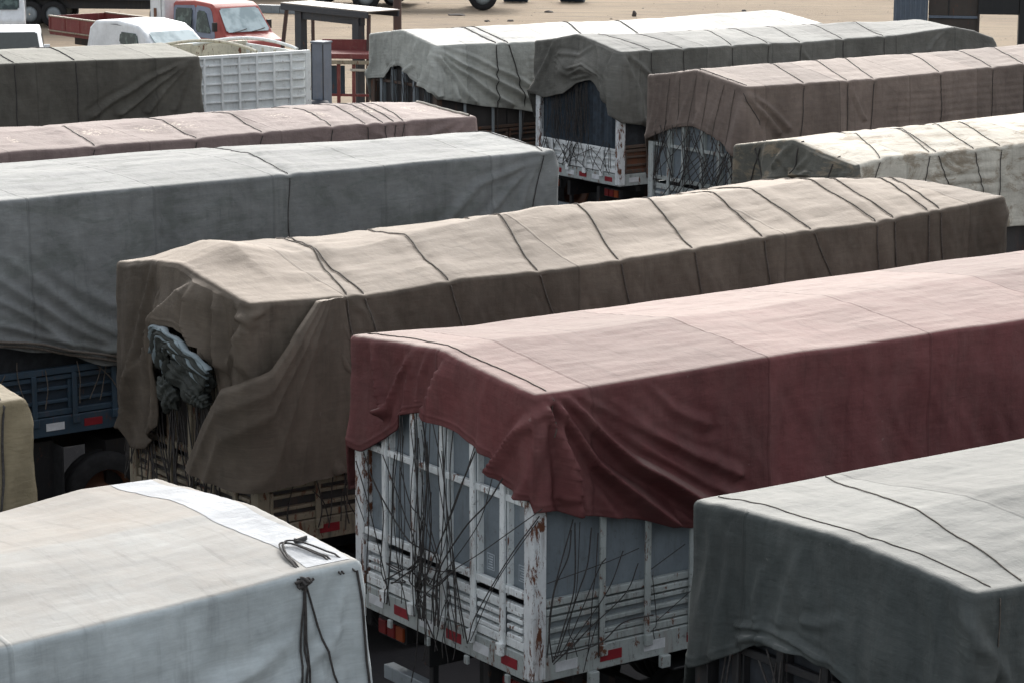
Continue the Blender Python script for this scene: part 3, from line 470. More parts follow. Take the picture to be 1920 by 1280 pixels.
# measured layout of every lorry (metres): origin, heading, hems, folds (polyline,w0,w1,a0,a1,kind), ropes
TR={'M':{'o':[0.167,18.931],'yaw':35.5,'W':2.5,'hem_r':[(-2.32,2.59),(-2.06,2.73),(-1.78,2.88),(-1.74,3.0),(-1.31,3.11),(-1.26,3.05),(-0.92,3.01),(-0.52,2.9),(-0.42,2.78),(-0.14,2.7),(0.13,2.68),(0.3,2.69)],'hem_n':[(0.12,2.6),(0.32,2.53),(0.83,2.42),(1.46,2.26)],'folds':[([(0.22,3.46),(0.5,3.19),(0.88,2.86),(1.63,2.39)],0.028,0.075,0.06,0.17,0),([(0.08,3.48),(0.28,3.22),(0.53,2.9),(1.21,2.34)],0.025,0.07,0.05,0.14,0),([(0.02,3.48),(0.13,3.24),(0.22,2.9),(0.31,2.54)],0.02,0.05,0.05,0.13,0),([(0.72,3.32),(1.03,3.12),(1.46,2.84),(1.9,2.61)],0.04,0.06,0.015,0.045,0),([(0.78,3.15),(1.09,2.9),(1.57,2.59),(2.01,2.38)],0.04,0.06,0.01,0.04,0),([(1.03,3.44),(1.29,3.23),(1.61,3.08)],0.03,0.06,0.02,0.025,0),([(0.42,3.4),(0.93,3.13),(1.68,2.77)],0.03,0.05,0.02,0.02,0),([(0.43,2.79),(0.63,2.59),(0.76,2.42)],0.03,0.05,0.0,0.035,0),([(0.89,2.72),(1.1,2.56),(1.47,2.31)],0.03,0.05,0.0,0.04,0),([(0.14,3.47),(-0.17,3.14),(-0.46,2.8)],0.03,0.05,0.03,0.09,0),([(0.1,3.48),(-0.0,3.05),(-0.13,2.67)],0.03,0.06,0.02,0.07,0),([(0.18,3.49),(0.2,3.09),(0.22,2.69)],0.03,0.05,0.04,0.1,0),([(-2.18,3.52),(-2.12,3.27),(-2.02,2.99)],0.03,0.05,0.02,0.08,0),([(-1.62,3.55),(-1.81,3.32),(-1.97,3.03)],0.03,0.04,0.02,0.05,0),([(-1.37,3.62),(-1.5,3.38),(-1.53,3.08)],0.03,0.04,0.02,0.045,0),([(-1.73,3.55),(-1.69,3.35),(-1.74,3.04)],0.03,0.04,0.01,0.03,0),([(-1.12,3.63),(-1.23,3.39),(-1.33,3.05)],0.02,0.03,0.03,0.09,1),([(-0.55,3.6),(-0.59,3.3),(-0.62,2.92)],0.03,0.06,0.01,0.02,0)],'ropes':[],'seams':[0.43],'str_r':[[(1.45,3.03),(1.42,2.49),(1.39,2.07),(1.36,1.86)],[(1.37,3.05),(1.29,2.76),(1.29,2.47),(1.37,1.98)],[(1.25,3.03),(1.27,2.62),(1.42,1.84)],[(1.2,3.04),(1.09,2.7),(0.98,2.22),(0.92,1.97)],[(1.12,3.05),(1.13,2.65),(1.04,2.29),(0.77,1.42)],[(1.01,3.05),(1.06,2.66),(1.03,2.2),(1.19,1.78)],[(0.93,3.04),(0.96,2.7)],[(0.65,2.97),(0.77,2.71),(0.95,2.36),(1.29,1.81)],[(0.62,2.94),(0.84,2.6),(1.06,2.2),(1.43,1.57)],[(0.4,2.81),(0.58,2.4),(0.93,2.0),(1.19,1.74)],[(0.28,2.8),(0.48,2.56),(0.77,2.3),(1.11,1.9)],[(-0.23,2.68),(0.55,2.16),(0.93,1.92),(1.43,1.55)],[(-0.2,2.62),(0.17,2.22),(0.61,1.65),(0.71,1.41)],[(-0.18,2.58),(0.32,2.0),(0.69,1.42)],[(2.21,2.61),(2.12,2.45),(1.93,2.2),(1.97,1.71),(1.87,1.57)],[(2.32,2.51),(2.16,2.23),(2.04,1.92),(1.89,1.59)],[(2.36,2.21),(2.22,2.02)],[(1.94,2.64),(1.79,2.45),(1.62,2.21),(1.46,2.01)],[(1.69,2.6),(1.52,2.33),(1.36,2.22)],[(1.74,2.68),(1.79,2.51),(1.8,2.03)],[(2.15,2.62),(2.15,2.04)],[(2.14,2.45),(1.98,2.31),(1.56,2.02),(1.19,1.98)],[(1.36,2.32),(1.1,1.81),(0.9,1.34)],[(1.22,2.49),(1.27,2.24),(1.13,1.94)],[(0.92,2.01),(0.8,1.6),(0.72,1.39)],[(1.0,2.2),(1.0,1.36)],[(1.32,1.9),(1.31,1.27),(1.36,1.07)],[(1.43,1.57),(1.46,1.14),(1.52,0.85)],[(1.29,3.03),(1.35,2.7),(1.39,2.21),(1.43,1.63)],[(1.09,3.04),(1.04,2.57),(1.09,2.09),(1.16,1.7)],[(1.08,2.85),(1.03,2.39),(0.96,1.94),(1.19,1.71)],[(1.42,1.82),(1.19,1.73),(0.93,1.92)],[(1.46,1.87),(1.29,1.86),(1.13,1.87),(0.82,1.94)],[(1.73,1.94),(1.7,1.66),(1.65,1.57),(1.56,1.35)],[(1.36,1.86),(1.43,1.63),(1.33,1.46),(1.2,1.31)]],'str_n':[[(0.32,2.5),(0.18,2.09),(0.11,1.84)],[(0.34,2.47),(0.34,1.97),(0.24,1.66),(0.14,1.42)],[(0.38,2.47),(0.36,1.97),(0.29,1.65)],[(0.49,2.41),(0.45,2.12),(0.37,1.91),(0.19,1.46)],[(0.55,2.36),(0.53,2.05),(0.51,1.9)],[(0.64,2.14),(0.56,2.05),(0.28,1.54),(0.14,1.41)],[(0.79,2.18),(0.64,1.88),(0.31,1.53)],[(0.95,2.05),(0.83,1.83),(0.48,1.61),(0.15,1.39)],[(0.08,2.04),(0.64,2.11),(0.95,2.17)],[(1.08,1.98),(1.4,2.13)],[(1.09,1.93),(1.14,1.55)],[(1.14,1.55),(1.46,1.74)],[(0.57,1.8),(0.57,1.37)],[(1.1,1.61),(0.81,1.6),(0.56,1.48),(0.15,1.45)],[(0.3,2.42),(0.28,2.21),(0.14,1.96),(0.08,1.46)],[(0.51,1.65),(0.35,1.52),(0.16,1.41)],[(0.56,1.68),(0.47,1.43),(0.43,1.28)]]},'D':{'o':[-2.239,22.477],'yaw':36.0,'W':2.4,'hem_r':[(-2.17,1.96),(-2.14,1.77),(-1.84,1.81),(-1.54,2.11),(-1.45,2.8),(-1.29,3.13),(-0.95,3.13),(-0.57,3.01),(-0.24,2.86),(-0.24,2.01),(0.0,1.89),(0.23,1.85),(0.59,1.85)],'lean':[-0.226,2.827,1.886,-0.59],'hem_n':[(-0.34,1.87),(0.14,1.84),(0.7,1.86),(1.04,1.86),(2.4,1.9),(9.6,1.9)],'eave':[(0.45,3.47),(1.23,3.43),(2.28,3.47),(3.26,3.45),(4.16,3.49),(5.09,3.5),(5.92,3.52),(7.38,3.52),(9.25,3.62)],'ridge':[(0.5,3.8),(1.18,3.66),(2.01,3.68),(2.93,3.75),(3.96,3.77),(5.24,3.74),(6.67,3.76),(8.2,3.72),(8.83,3.7)],'far':[(0.26,3.52),(1.19,3.57),(2.16,3.53),(3.63,3.56),(4.78,3.56),(6.21,3.53),(7.72,3.58),(9.5,3.56),(9.3,3.5)],'folds':[([(0.39,3.44),(0.35,2.82),(0.28,1.84)],0.08,0.16,0.02,0.07,0),([(0.55,3.37),(0.65,2.78),(0.73,1.87)],0.08,0.1,0.01,0.05,0),([(0.82,3.25),(0.91,3.04),(1.1,2.92)],0.03,0.05,0.01,0.04,0),([(0.74,3.06),(0.88,2.8),(1.1,2.63)],0.03,0.05,0.01,0.04,0),([(0.94,3.43),(1.11,3.26),(1.16,3.11)],0.03,0.04,0.02,0.03,0),([(-1.72,3.6),(-1.87,3.03),(-2.06,2.49),(-2.3,1.92)],0.03,0.08,0.03,0.1,0),([(-1.57,3.28),(-1.55,2.58),(-1.73,2.04)],0.03,0.06,0.02,0.07,0),([(-0.6,3.71),(-1.06,3.43),(-1.58,2.95)],0.025,0.05,0.04,0.11,1),([(-0.6,3.69),(-0.44,3.36),(-0.36,2.89)],0.03,0.05,0.05,0.12,0),([(-0.84,3.58),(-0.78,3.21),(-0.6,2.94)],0.03,0.05,0.04,0.09,0),([(-0.29,3.57),(-0.07,3.32),(-0.13,2.93)],0.03,0.05,0.03,0.07,0),([(0.07,3.53),(-0.03,3.28),(-0.22,3.01)],0.03,0.04,0.03,0.05,0),([(0.34,3.58),(0.07,3.39),(-0.16,3.31)],0.03,0.03,0.02,0.05,0)],'ropes':[(1.36,0.94,0.95,3.27),(1.38,1.12,1.18,3.2),(2.37,2.04,2.16,3.09),(3.47,3.06,3.19,3.08),(4.46,4.03,4.12,3.08),(5.38,4.95,5.01,3.14),(6.24,5.85,5.9,3.13),(6.72,6.5,6.68,3.17),(7.59,7.39,7.42,3.09),(7.91,7.64,7.67,3.07),(8.6,8.13,8.13,3.14),(8.77,8.3,8.34,3.07)],'flapL':[(0.78,3.68),(0.54,3.42),(0.27,3.2),(-0.11,2.78),(-0.46,2.36),(-0.76,1.91)],'flapR':[(0.88,3.49),(0.99,3.13),(1.07,2.73),(1.16,2.23),(1.18,1.87)],'bun':[(1.345,3.145),(0.997,3.163),(0.614,3.048),(0.243,2.872),(1.532,2.841)]},'E':{'o':[0.625,30.614],'yaw':36.0,'W':2.5,'hem_n':[(-9.6,2.6),(-8,2.4),(-7.29,2.25),(-6.82,2.17),(-6.4,2.05),(-5.9,1.91),(-4,1.75),(0,1.85)],'ridge':[(-9.6,3.8),(0,3.83)],'eave':[(-9.6,3.78),(0,3.74)],'far':[(-9.6,3.78),(-4,3.75),(0,3.64)],'folds':[([(-0.5,3.66),(-1.29,3.45),(-1.66,3.14),(-2.03,2.75)],0.03,0.06,0.03,0.05,0),([(-0.46,3.66),(-0.84,3.38),(-1.14,3.1),(-1.44,2.82)],0.03,0.05,0.03,0.06,0),([(-0.42,3.66),(-0.61,3.42),(-0.72,3.06)],0.03,0.05,0.03,0.06,0),([(-7.24,3.21),(-6.9,2.95),(-6.37,2.5),(-5.86,2.16)],0.05,0.07,0.02,0.07,0),([(-7.26,2.94),(-6.85,2.64),(-6.38,2.34),(-5.86,2.02)],0.04,0.06,0.03,0.07,0),([(-7.26,2.72),(-6.86,2.45),(-6.5,2.18)],0.03,0.05,0.03,0.06,0),([(-6.89,3.17),(-6.36,2.78),(-5.81,2.5)],0.05,0.06,0.01,0.035,0),([(-7.27,2.47),(-6.68,2.26),(-5.86,2.02)],0.03,0.03,0.04,0.05,0),([(-7.28,2.33),(-6.69,2.18),(-5.86,1.94)],0.02,0.02,0.05,0.05,0),([(-4.13,2.43),(-5.44,2.34),(-6.08,2.07)],0.05,0.05,0.02,0.04,0)],'ropes':[(-3.55,-3.79,-3.81,3.08),(0.09,-0.34,-0.52,3.11)]},'L':{'o':[4.051,31.002],'yaw':36.0,'W':2.15,'hem_r':[(-2.05,3.01),(-1.32,3.16),(-0.46,3.29),(0.27,3.42)],'hem_n':[(0,2.9),(0.2,2.55),(9.6,2.45)],'rcs':[(-2.0,3.63),(-1.45,3.74),(-0.78,3.75),(-0.12,3.66),(0.3,3.48)],'folds':[([(-0.88,3.77),(-1.16,3.58),(-1.3,3.37)],0.03,0.05,0.04,0.07,0),([(-0.64,3.73),(-0.73,3.5),(-0.96,3.28)],0.03,0.04,0.03,0.06,0),([(-1.56,3.7),(-1.6,3.4),(-1.44,3.15)],0.03,0.05,0.02,0.05,0),([(-1.26,3.5),(-0.96,3.31),(-0.72,3.36)],0.03,0.03,0.04,0.06,0),([(0.06,3.65),(0.02,3.52),(-0.16,3.37)],0.03,0.03,0.03,0.05,0)],'ropes':[(1.05,0.41,0.36,3.44),(1.79,1.23,1.17,3.33),(1.82,1.34,1.49,3.23),(2.41,1.99,2.1,3.07),(2.84,2.46,2.41,2.97)]},'K':{'o':[3.489,39.432],'yaw':36.0,'W':2.3,'eave':[(-0.04,3.5),(2.76,3.48),(5.97,3.53),(9.6,3.52)],'hem_r':[(-2.28,2.48),(-2.06,2.58),(-1.57,2.74),(-1.09,2.8),(-0.51,2.64),(-0.14,2.42)],'hem_n':[(0,2.28),(0.3,2.2),(9.6,2.0)],'folds':[([(-0.07,3.47),(0.17,3.21),(0.61,2.78)],0.03,0.06,0.04,0.09,0),([(-0.05,3.48),(0.38,3.2),(0.82,2.84)],0.03,0.05,0.03,0.07,0),([(2.04,3.48),(2.18,3.24),(2.39,2.86)],0.02,0.03,0.03,0.07,0),([(2.01,3.49),(2.09,3.17),(2.14,2.87)],0.015,0.02,0.03,0.05,0),([(-1.9,3.49),(-2.08,2.64)],0.02,0.035,0.015,0.045,0),([(-1.52,3.57),(-1.76,2.73)],0.02,0.035,0.015,0.045,0),([(-1.13,3.58),(-1.5,2.76)],0.02,0.035,0.015,0.045,0),([(-0.75,3.57),(-1.11,2.82)],0.02,0.035,0.015,0.045,0),([(-0.44,3.54),(-0.79,2.74)],0.02,0.035,0.015,0.045,0),([(-0.19,3.48),(-0.54,2.66)],0.02,0.035,0.015,0.045,0),([(-0.03,3.46),(-0.16,2.48)],0.02,0.035,0.015,0.045,0),([(-2.1,3.47),(-2.25,2.54)],0.02,0.035,0.015,0.045,0)],'ropes':[(-0.02,-0.14,0.06,3.22),(1.55,1.16,1.1,2.87),(2.45,2.06,2.04,2.84),(3.08,2.62,2.56,2.82),(4.56,4.06,4.08,2.83),(5.66,5.24,5.2,2.82),(6.48,5.97,5.94,2.83)]},'J':{'o':[1.815,44.458],'yaw':36.0,'W':2.4,'hem_r':[(-2.44,2.62),(-2.08,2.59),(-1.54,2.71),(-1.16,2.93),(-0.71,3.01),(-0.36,2.82),(-0.15,2.47),(0.19,2.37)],'hem_n':[(0.01,2.34),(0.41,2.28),(1,2.1),(9.6,2.3)],'eave':[(0.01,3.54),(4.04,3.49),(6.39,3.51),(7.89,3.59),(8.4,3.5),(8.9,3.34)],'folds':[([(-0.05,3.53),(0.24,3.06),(0.43,2.37)],0.03,0.07,0.05,0.11,0),([(0.0,3.54),(0.35,3.32),(0.65,3.04)],0.03,0.04,0.05,0.06,0),([(-0.18,3.54),(-0.12,3.0),(-0.05,2.4)],0.03,0.05,0.04,0.09,0),([(-0.1,3.6),(-0.24,3.14),(-0.08,2.43)],0.03,0.05,0.05,0.1,0),([(-0.62,3.65),(-0.39,3.31),(-0.23,2.69)],0.03,0.04,0.05,0.09,0),([(-1.76,3.66),(-2.06,3.26),(-2.4,2.67)],0.03,0.05,0.05,0.1,0),([(-0.69,3.6),(-0.99,3.4),(-1.67,3.39)],0.03,0.03,0.04,0.05,0),([(-1.75,3.31),(-1.29,3.14),(-0.84,3.27)],0.022,0.022,0.03,0.035,0),([(-1.75,3.21),(-1.29,3.03),(-0.87,3.2)],0.022,0.022,0.03,0.035,0),([(-1.67,3.11),(-1.21,2.97),(-0.76,3.08)],0.022,0.022,0.035,0.04,0),([(-0.84,3.29),(-0.54,3.16),(-0.31,3.05)],0.02,0.02,0.05,0.05,0),([(4.01,3.5),(4.08,3.3),(4.24,3.12)],0.02,0.03,0.04,0.05,0),([(7.67,3.55),(7.4,3.37),(7.21,3.18)],0.02,0.04,0.04,0.08,0),([(7.74,3.55),(7.68,3.36),(7.55,3.17)],0.02,0.03,0.03,0.06,0)],'ropes':[(0.48,0.64,0.65,3.17),(1.37,1.35,1.36,3.18),(2.89,2.45,2.45,3.19),(3.58,3.29,3.28,3.18),(4.47,4.06,4.03,3.2),(5.52,5.07,5.06,3.18),(6.52,6.08,6.07,3.18)]},'I':{'o':[-1.367,46.966],'yaw':36.0,'W':2.15,'hem_r':[(-2.27,2.61),(-1.64,2.69),(-1.41,2.91),(-1.11,2.96),(-0.76,2.74),(-0.16,2.57),(0.21,2.47)],'hem_n':[(0.04,2.44),(0.88,2.29),(2.18,2.05),(9.6,2.0)],'eave':[(-0.0,3.4),(0.95,3.38),(2.27,3.35),(9.6,3.35)],'folds':[([(-0.01,3.38),(0.54,3.05),(1.25,2.72),(2.22,2.22)],0.03,0.05,0.04,0.08,0),([(-0.03,3.36),(0.43,2.96),(0.9,2.64),(1.61,2.26)],0.03,0.05,0.04,0.08,0),([(-0.08,3.37),(0.2,2.97),(0.54,2.57),(0.78,2.36)],0.03,0.05,0.04,0.07,0),([(-0.13,3.35),(-0.05,2.99),(0.04,2.51)],0.03,0.04,0.05,0.09,0),([(0.31,3.35),(0.9,3.12),(1.61,2.79),(2.21,2.42)],0.03,0.05,0.02,0.05,0),([(0.08,3.17),(0.31,2.77),(0.43,2.43)],0.03,0.04,0.02,0.05,0),([(-0.53,3.41),(-0.7,3.02),(-1.14,2.79)],0.03,0.04,0.04,0.07,0),([(-1.05,3.52),(-1.14,3.27),(-1.26,2.99)],0.025,0.03,0.03,0.06,0),([(-1.58,3.48),(-1.61,3.23),(-1.54,2.97)],0.025,0.03,0.03,0.05,0),([(-1.93,3.45),(-2.03,3.0),(-2.21,2.64)],0.03,0.04,0.03,0.06,0),([(-0.27,3.34),(-0.36,2.95),(-0.45,2.61)],0.03,0.04,0.03,0.06,0),([(-0.05,3.36),(-0.11,2.88),(0.01,2.51)],0.03,0.04,0.03,0.06,0)],'ropes':[(1.35,1.3,1.3,2.57),(1.56,1.57,1.84,2.49),(3.72,3.37,3.33,2.89),(4.96,4.64,4.59,2.92)]},'B':{'o':[2.584,14.052],'yaw':36.0,'W':2.4,'hem_r':[(-2.33,2.42),(-1.96,2.61),(-1.8,2.71),(-1.6,2.76),(-1.31,2.77),(-1.12,2.74),(-0.94,2.68),(-0.05,1.9)],'hem_n':[(0,1.8),(9.6,1.9)],'eave':[(-0.08,3.51),(0.38,3.48),(9.6,3.5)],'far':[(0.16,3.49),(1.52,3.47),(2.93,3.47),(9.6,3.45)],'ridge':[(0.22,3.58),(1.65,3.59),(9.6,3.62)],'folds':[([(-0.04,3.48),(-0.01,3.29),(0.07,3.0)],0.03,0.05,0.03,0.06,0),([(-0.14,3.53),(0.02,3.23),(0.25,2.9)],0.03,0.05,0.035,0.06,0),([(-0.16,3.53),(-0.09,3.25),(0.03,2.95)],0.02,0.04,0.03,0.06,0),([(-1.36,3.39),(-1.49,3.1),(-1.53,2.92)],0.04,0.06,0.015,0.05,0),([(-1.74,3.17),(-1.78,2.99),(-1.75,2.88)],0.03,0.05,0.02,0.05,0),([(-2.04,3.37),(-2.08,3.01),(-2.14,2.55)],0.05,0.08,0.015,0.06,0),([(-2.24,3.49),(-2.27,2.96),(-2.33,2.44)],0.04,0.07,0.02,0.07,0),([(-1.94,2.7),(-1.72,2.78),(-1.43,2.76),(-1.05,2.65)],0.025,0.03,0.03,0.05,0),([(-1.96,2.8),(-1.7,2.85),(-1.43,2.85),(-1.15,2.79)],0.02,0.028,0.035,0.05,0),([(-1.94,2.74),(-1.7,2.8),(-1.43,2.79),(-1.19,2.74)],0.02,0.028,0.04,0.055,0),([(-1.74,2.88),(-1.7,2.8),(-1.72,2.72)],0.012,0.02,0.05,0.06,0),([(-0.65,3.28),(-0.71,3.1),(-0.74,2.77)],0.05,0.08,0.01,0.03,0),([(-0.33,3.42),(-0.26,3.22),(-0.26,2.9)],0.05,0.08,0.01,0.04,0),([(-1.07,3.07),(-1.2,3.0),(-1.34,2.98)],0.03,0.03,0.02,0.03,0)],'ropes':[],'rope_px':[[(0.72,3.79)],[(0.38,3.97)]]},'A':{'o':[-0.908,14.605],'yaw':36.0,'W':2.4,'hem_n':[(-9.6,1.9),(0,1.9)],'eave':[(-9.6,3.4),(-2.21,3.42),(-1.26,3.45),(-0.37,3.5),(0.02,3.5)],'far':[(-9.6,3.4),(-1.09,3.41),(-0.53,3.47),(0.0,3.46)],'ridge':[(-9.6,3.45),(-1,3.52),(0,3.555)],'folds':[([(-0.42,3.46),(-0.32,3.1),(-0.29,2.8)],0.03,0.05,0.02,0.03,0),([(-0.08,3.5),(-0.14,3.22),(-0.21,3.01)],0.03,0.05,0.03,0.05,0),([(-0.49,3.13),(-0.7,3.01),(-0.91,2.93)],0.04,0.07,0.02,0.06,0),([(-0.14,3.13),(-0.36,2.98),(-0.5,2.85)],0.03,0.05,0.02,0.04,0),([(-0.05,3.49),(-0.04,3.2),(-0.02,2.75)],0.02,0.04,0.04,0.05,0)],'ropes':[]},'F':{'o':[-0.38,35.57],'yaw':36.0,'W':2.4,'hem_n':[(-9.6,2.2),(0,2.2)],'eave':[(-9.6,3.57),(0,3.55)],'far':[(-9.6,3.56),(-1,3.52),(0,3.45)],'folds':[([(-0.31,3.55),(-0.66,3.45),(-1.01,3.34)],0.03,0.05,0.03,0.06,0),([(-0.3,3.54),(-0.44,3.42),(-0.57,3.33)],0.03,0.04,0.03,0.05,0),([(-1.85,3.47),(-1.69,3.36),(-1.52,3.28)],0.03,0.04,0.02,0.05,0)],'ropes':[(-5.66,-5.87,-5.91,3.43),(-4.31,-4.45,-4.48,3.41),(-3.26,-3.49,-3.54,3.4),(-2.19,-2.44,-2.47,3.37),(-1.65,-1.91,-1.89,3.37),(-1.39,-1.63,-1.63,3.37),(-1.22,-1.46,-1.48,3.37),(-0.99,-1.31,-1.36,3.36)]},'G':{'o':[-5.279,44.865],'yaw':36.0,'W':2.5,'hem_n':[(-9.6,2.2),(0,1.9)],'eave':[(-9.6,3.5),(-3.7,3.48),(0,3.4)],'far':[(-9.6,3.5),(-2.5,3.46),(0,3.38)],'ridge':[(-9.6,3.62),(0,3.55)],'folds':[([(-0.26,3.38),(-1.08,3.07),(-2.18,2.53)],0.03,0.06,0.04,0.08,0),([(-0.23,3.38),(-0.88,2.97),(-1.64,2.52)],0.03,0.05,0.04,0.08,0),([(-0.21,3.38),(-0.57,3.04),(-1.09,2.53)],0.03,0.05,0.03,0.07,0),([(-0.19,3.38),(-0.37,2.94),(-0.58,2.54)],0.03,0.05,0.03,0.05,0)],'ropes':[]},'C':{'o':[-3.557,18.676],'yaw':36.0,'W':2.4,'hem_n':[(-9.6,2.0),(0,2.0)],'folds':[],'ropes':[]},'H':{'o':[-4.645,49.776],'yaw':36.0,'W':2.4}}
# ------------------------------------------------------------------ lorry bodies
GZ = 0.0
def wheel(truck, u, v, r=0.48, w=0.26, outward=-1, bare=False):
    prof = [(0.30, -w / 2), (0.40, -w / 2 - 0.008), (r - 0.03, -w / 2 + 0.01), (r, -w / 2 + 0.045), (r, -0.03), (r - 0.012, -0.02), (r - 0.012, 0.02), (r, 0.03), (r, w / 2 - 0.045), (r - 0.03, w / 2 - 0.01), (0.40, w / 2 + 0.008), (0.30, w / 2)]
    k = ('wheel', r, w)
    if k not in CACHE:
        o = lathe('wheel', prof, 'rubber', truck); CACHE[k] = o.data
        rp = [(0.04, -0.02), (0.12, -0.03), (0.14, 0.03), (0.24, 0.05), (0.28, -0.05), (0.31, -0.115), (0.31, 0.1)]
        q = lathe('rim', rp, 'rust', o); CACHE[k + ('rim',)] = q.data
    else:
        o = bpy.data.objects.new('wheel', CACHE[k]); link(o, truck); q = bpy.data.objects.new('rim', CACHE[k + ('rim',)]); link(q, o)
    o.location = (u, v, r)
    if outward > 0: o.rotation_euler = (0, 0, math.pi)
    return o
def undercarriage(t, u0, u1, W, rear_at, cat_mud=True):
    L = u1 - u0; sgn = 1 if rear_at == u0 else -1
    for y in (W / 2 - 0.42, W / 2 + 0.42): box('chassis_rail', (u0 + u1) / 2, y, 1.02, L - 0.3, 0.08, 0.26, 'chassis', t)
    for k in range(6): box('cross_member', u0 + 0.5 + k * (L - 1) / 5, W / 2, 1.16, 0.1, W - 0.2, 0.09, 'chassis', t)
    for dx in (1.9, 3.2):
        ua = rear_at + sgn * dx
        box('axle', ua, W / 2, 0.48, 0.14, W - 0.6, 0.14, 'chassis', t)
        wheel(t, ua, 0.17); wheel(t, ua, 0.46, outward=1); wheel(t, ua, W - 0.17, outward=1); wheel(t, ua, W - 0.46)
        for y in (0.32, W - 0.32): box('mudguard', ua, y, 1.08, 1.0, 0.56, 0.02, 'black_trim', t)
    for y in (0.3, W - 0.3): box('mudflap', rear_at + sgn * 1.22, y, 0.62, 0.015, 0.5, 0.62, 'rubber', t)
    ua = rear_at + sgn * (L - 1.9)
    box('axle', ua, W / 2, 0.48, 0.14, W - 0.6, 0.14, 'chassis', t); wheel(t, ua, 0.17); wheel(t, ua, W - 0.17, outward=1)
    box('fuel_tank', rear_at + sgn * 5.2, 0.4, 0.82, 1.2, 0.5, 0.5, 'chassis', t); box('toolbox', rear_at + sgn * 5.2, W - 0.4, 0.82, 0.9, 0.5, 0.45, 'chassis', t)
    x = rear_at + sgn * 0.22
    box('underrun_bar', x, W / 2, 0.66, 0.1, W - 0.3, 0.12, 'gate_grey', t)
    for y in (W / 2 - 0.42, W / 2 + 0.42): box('underrun_bracket', x, y, 0.82, 0.06, 0.06, 0.36, 'chassis', t)
    for y in (0.36, W - 0.36):
        tl = box('tail_light', rear_at + sgn * 0.16, y, 1.08, 0.07, 0.42, 0.16, 'black_trim', t)
        for i, mname in enumerate(('orange_lens', 'red_lens', 'red_lens')):
            q = box('lens', rear_at + sgn * 0.118, y - 0.13 + 0.13 * i, 1.08, 0.03, 0.11, 0.12, mname, tl, pos_of_parent=tl.location)
def reflect_strip(beam, a0, a1, fixed, z, axis, first=0, jitter=0.0, step=0.42, off=-0.052):
    n = int(abs(a1 - a0) / step); loc = beam.location
    for i in range(n):
        c = a0 + (i + 0.5) * (a1 - a0) / n; red = (i + first) % 2
        ln = 0.21; h = 0.08
        m = 'red_reflect' if red else 'white_reflect'
        if axis == 'u': q = box('reflector', c, fixed, z, ln, 0.004, h, m, beam, pos_of_parent=loc)
        else: q = box('reflector', fixed, c, z, 0.004, ln, h, m, beam, pos_of_parent=loc)
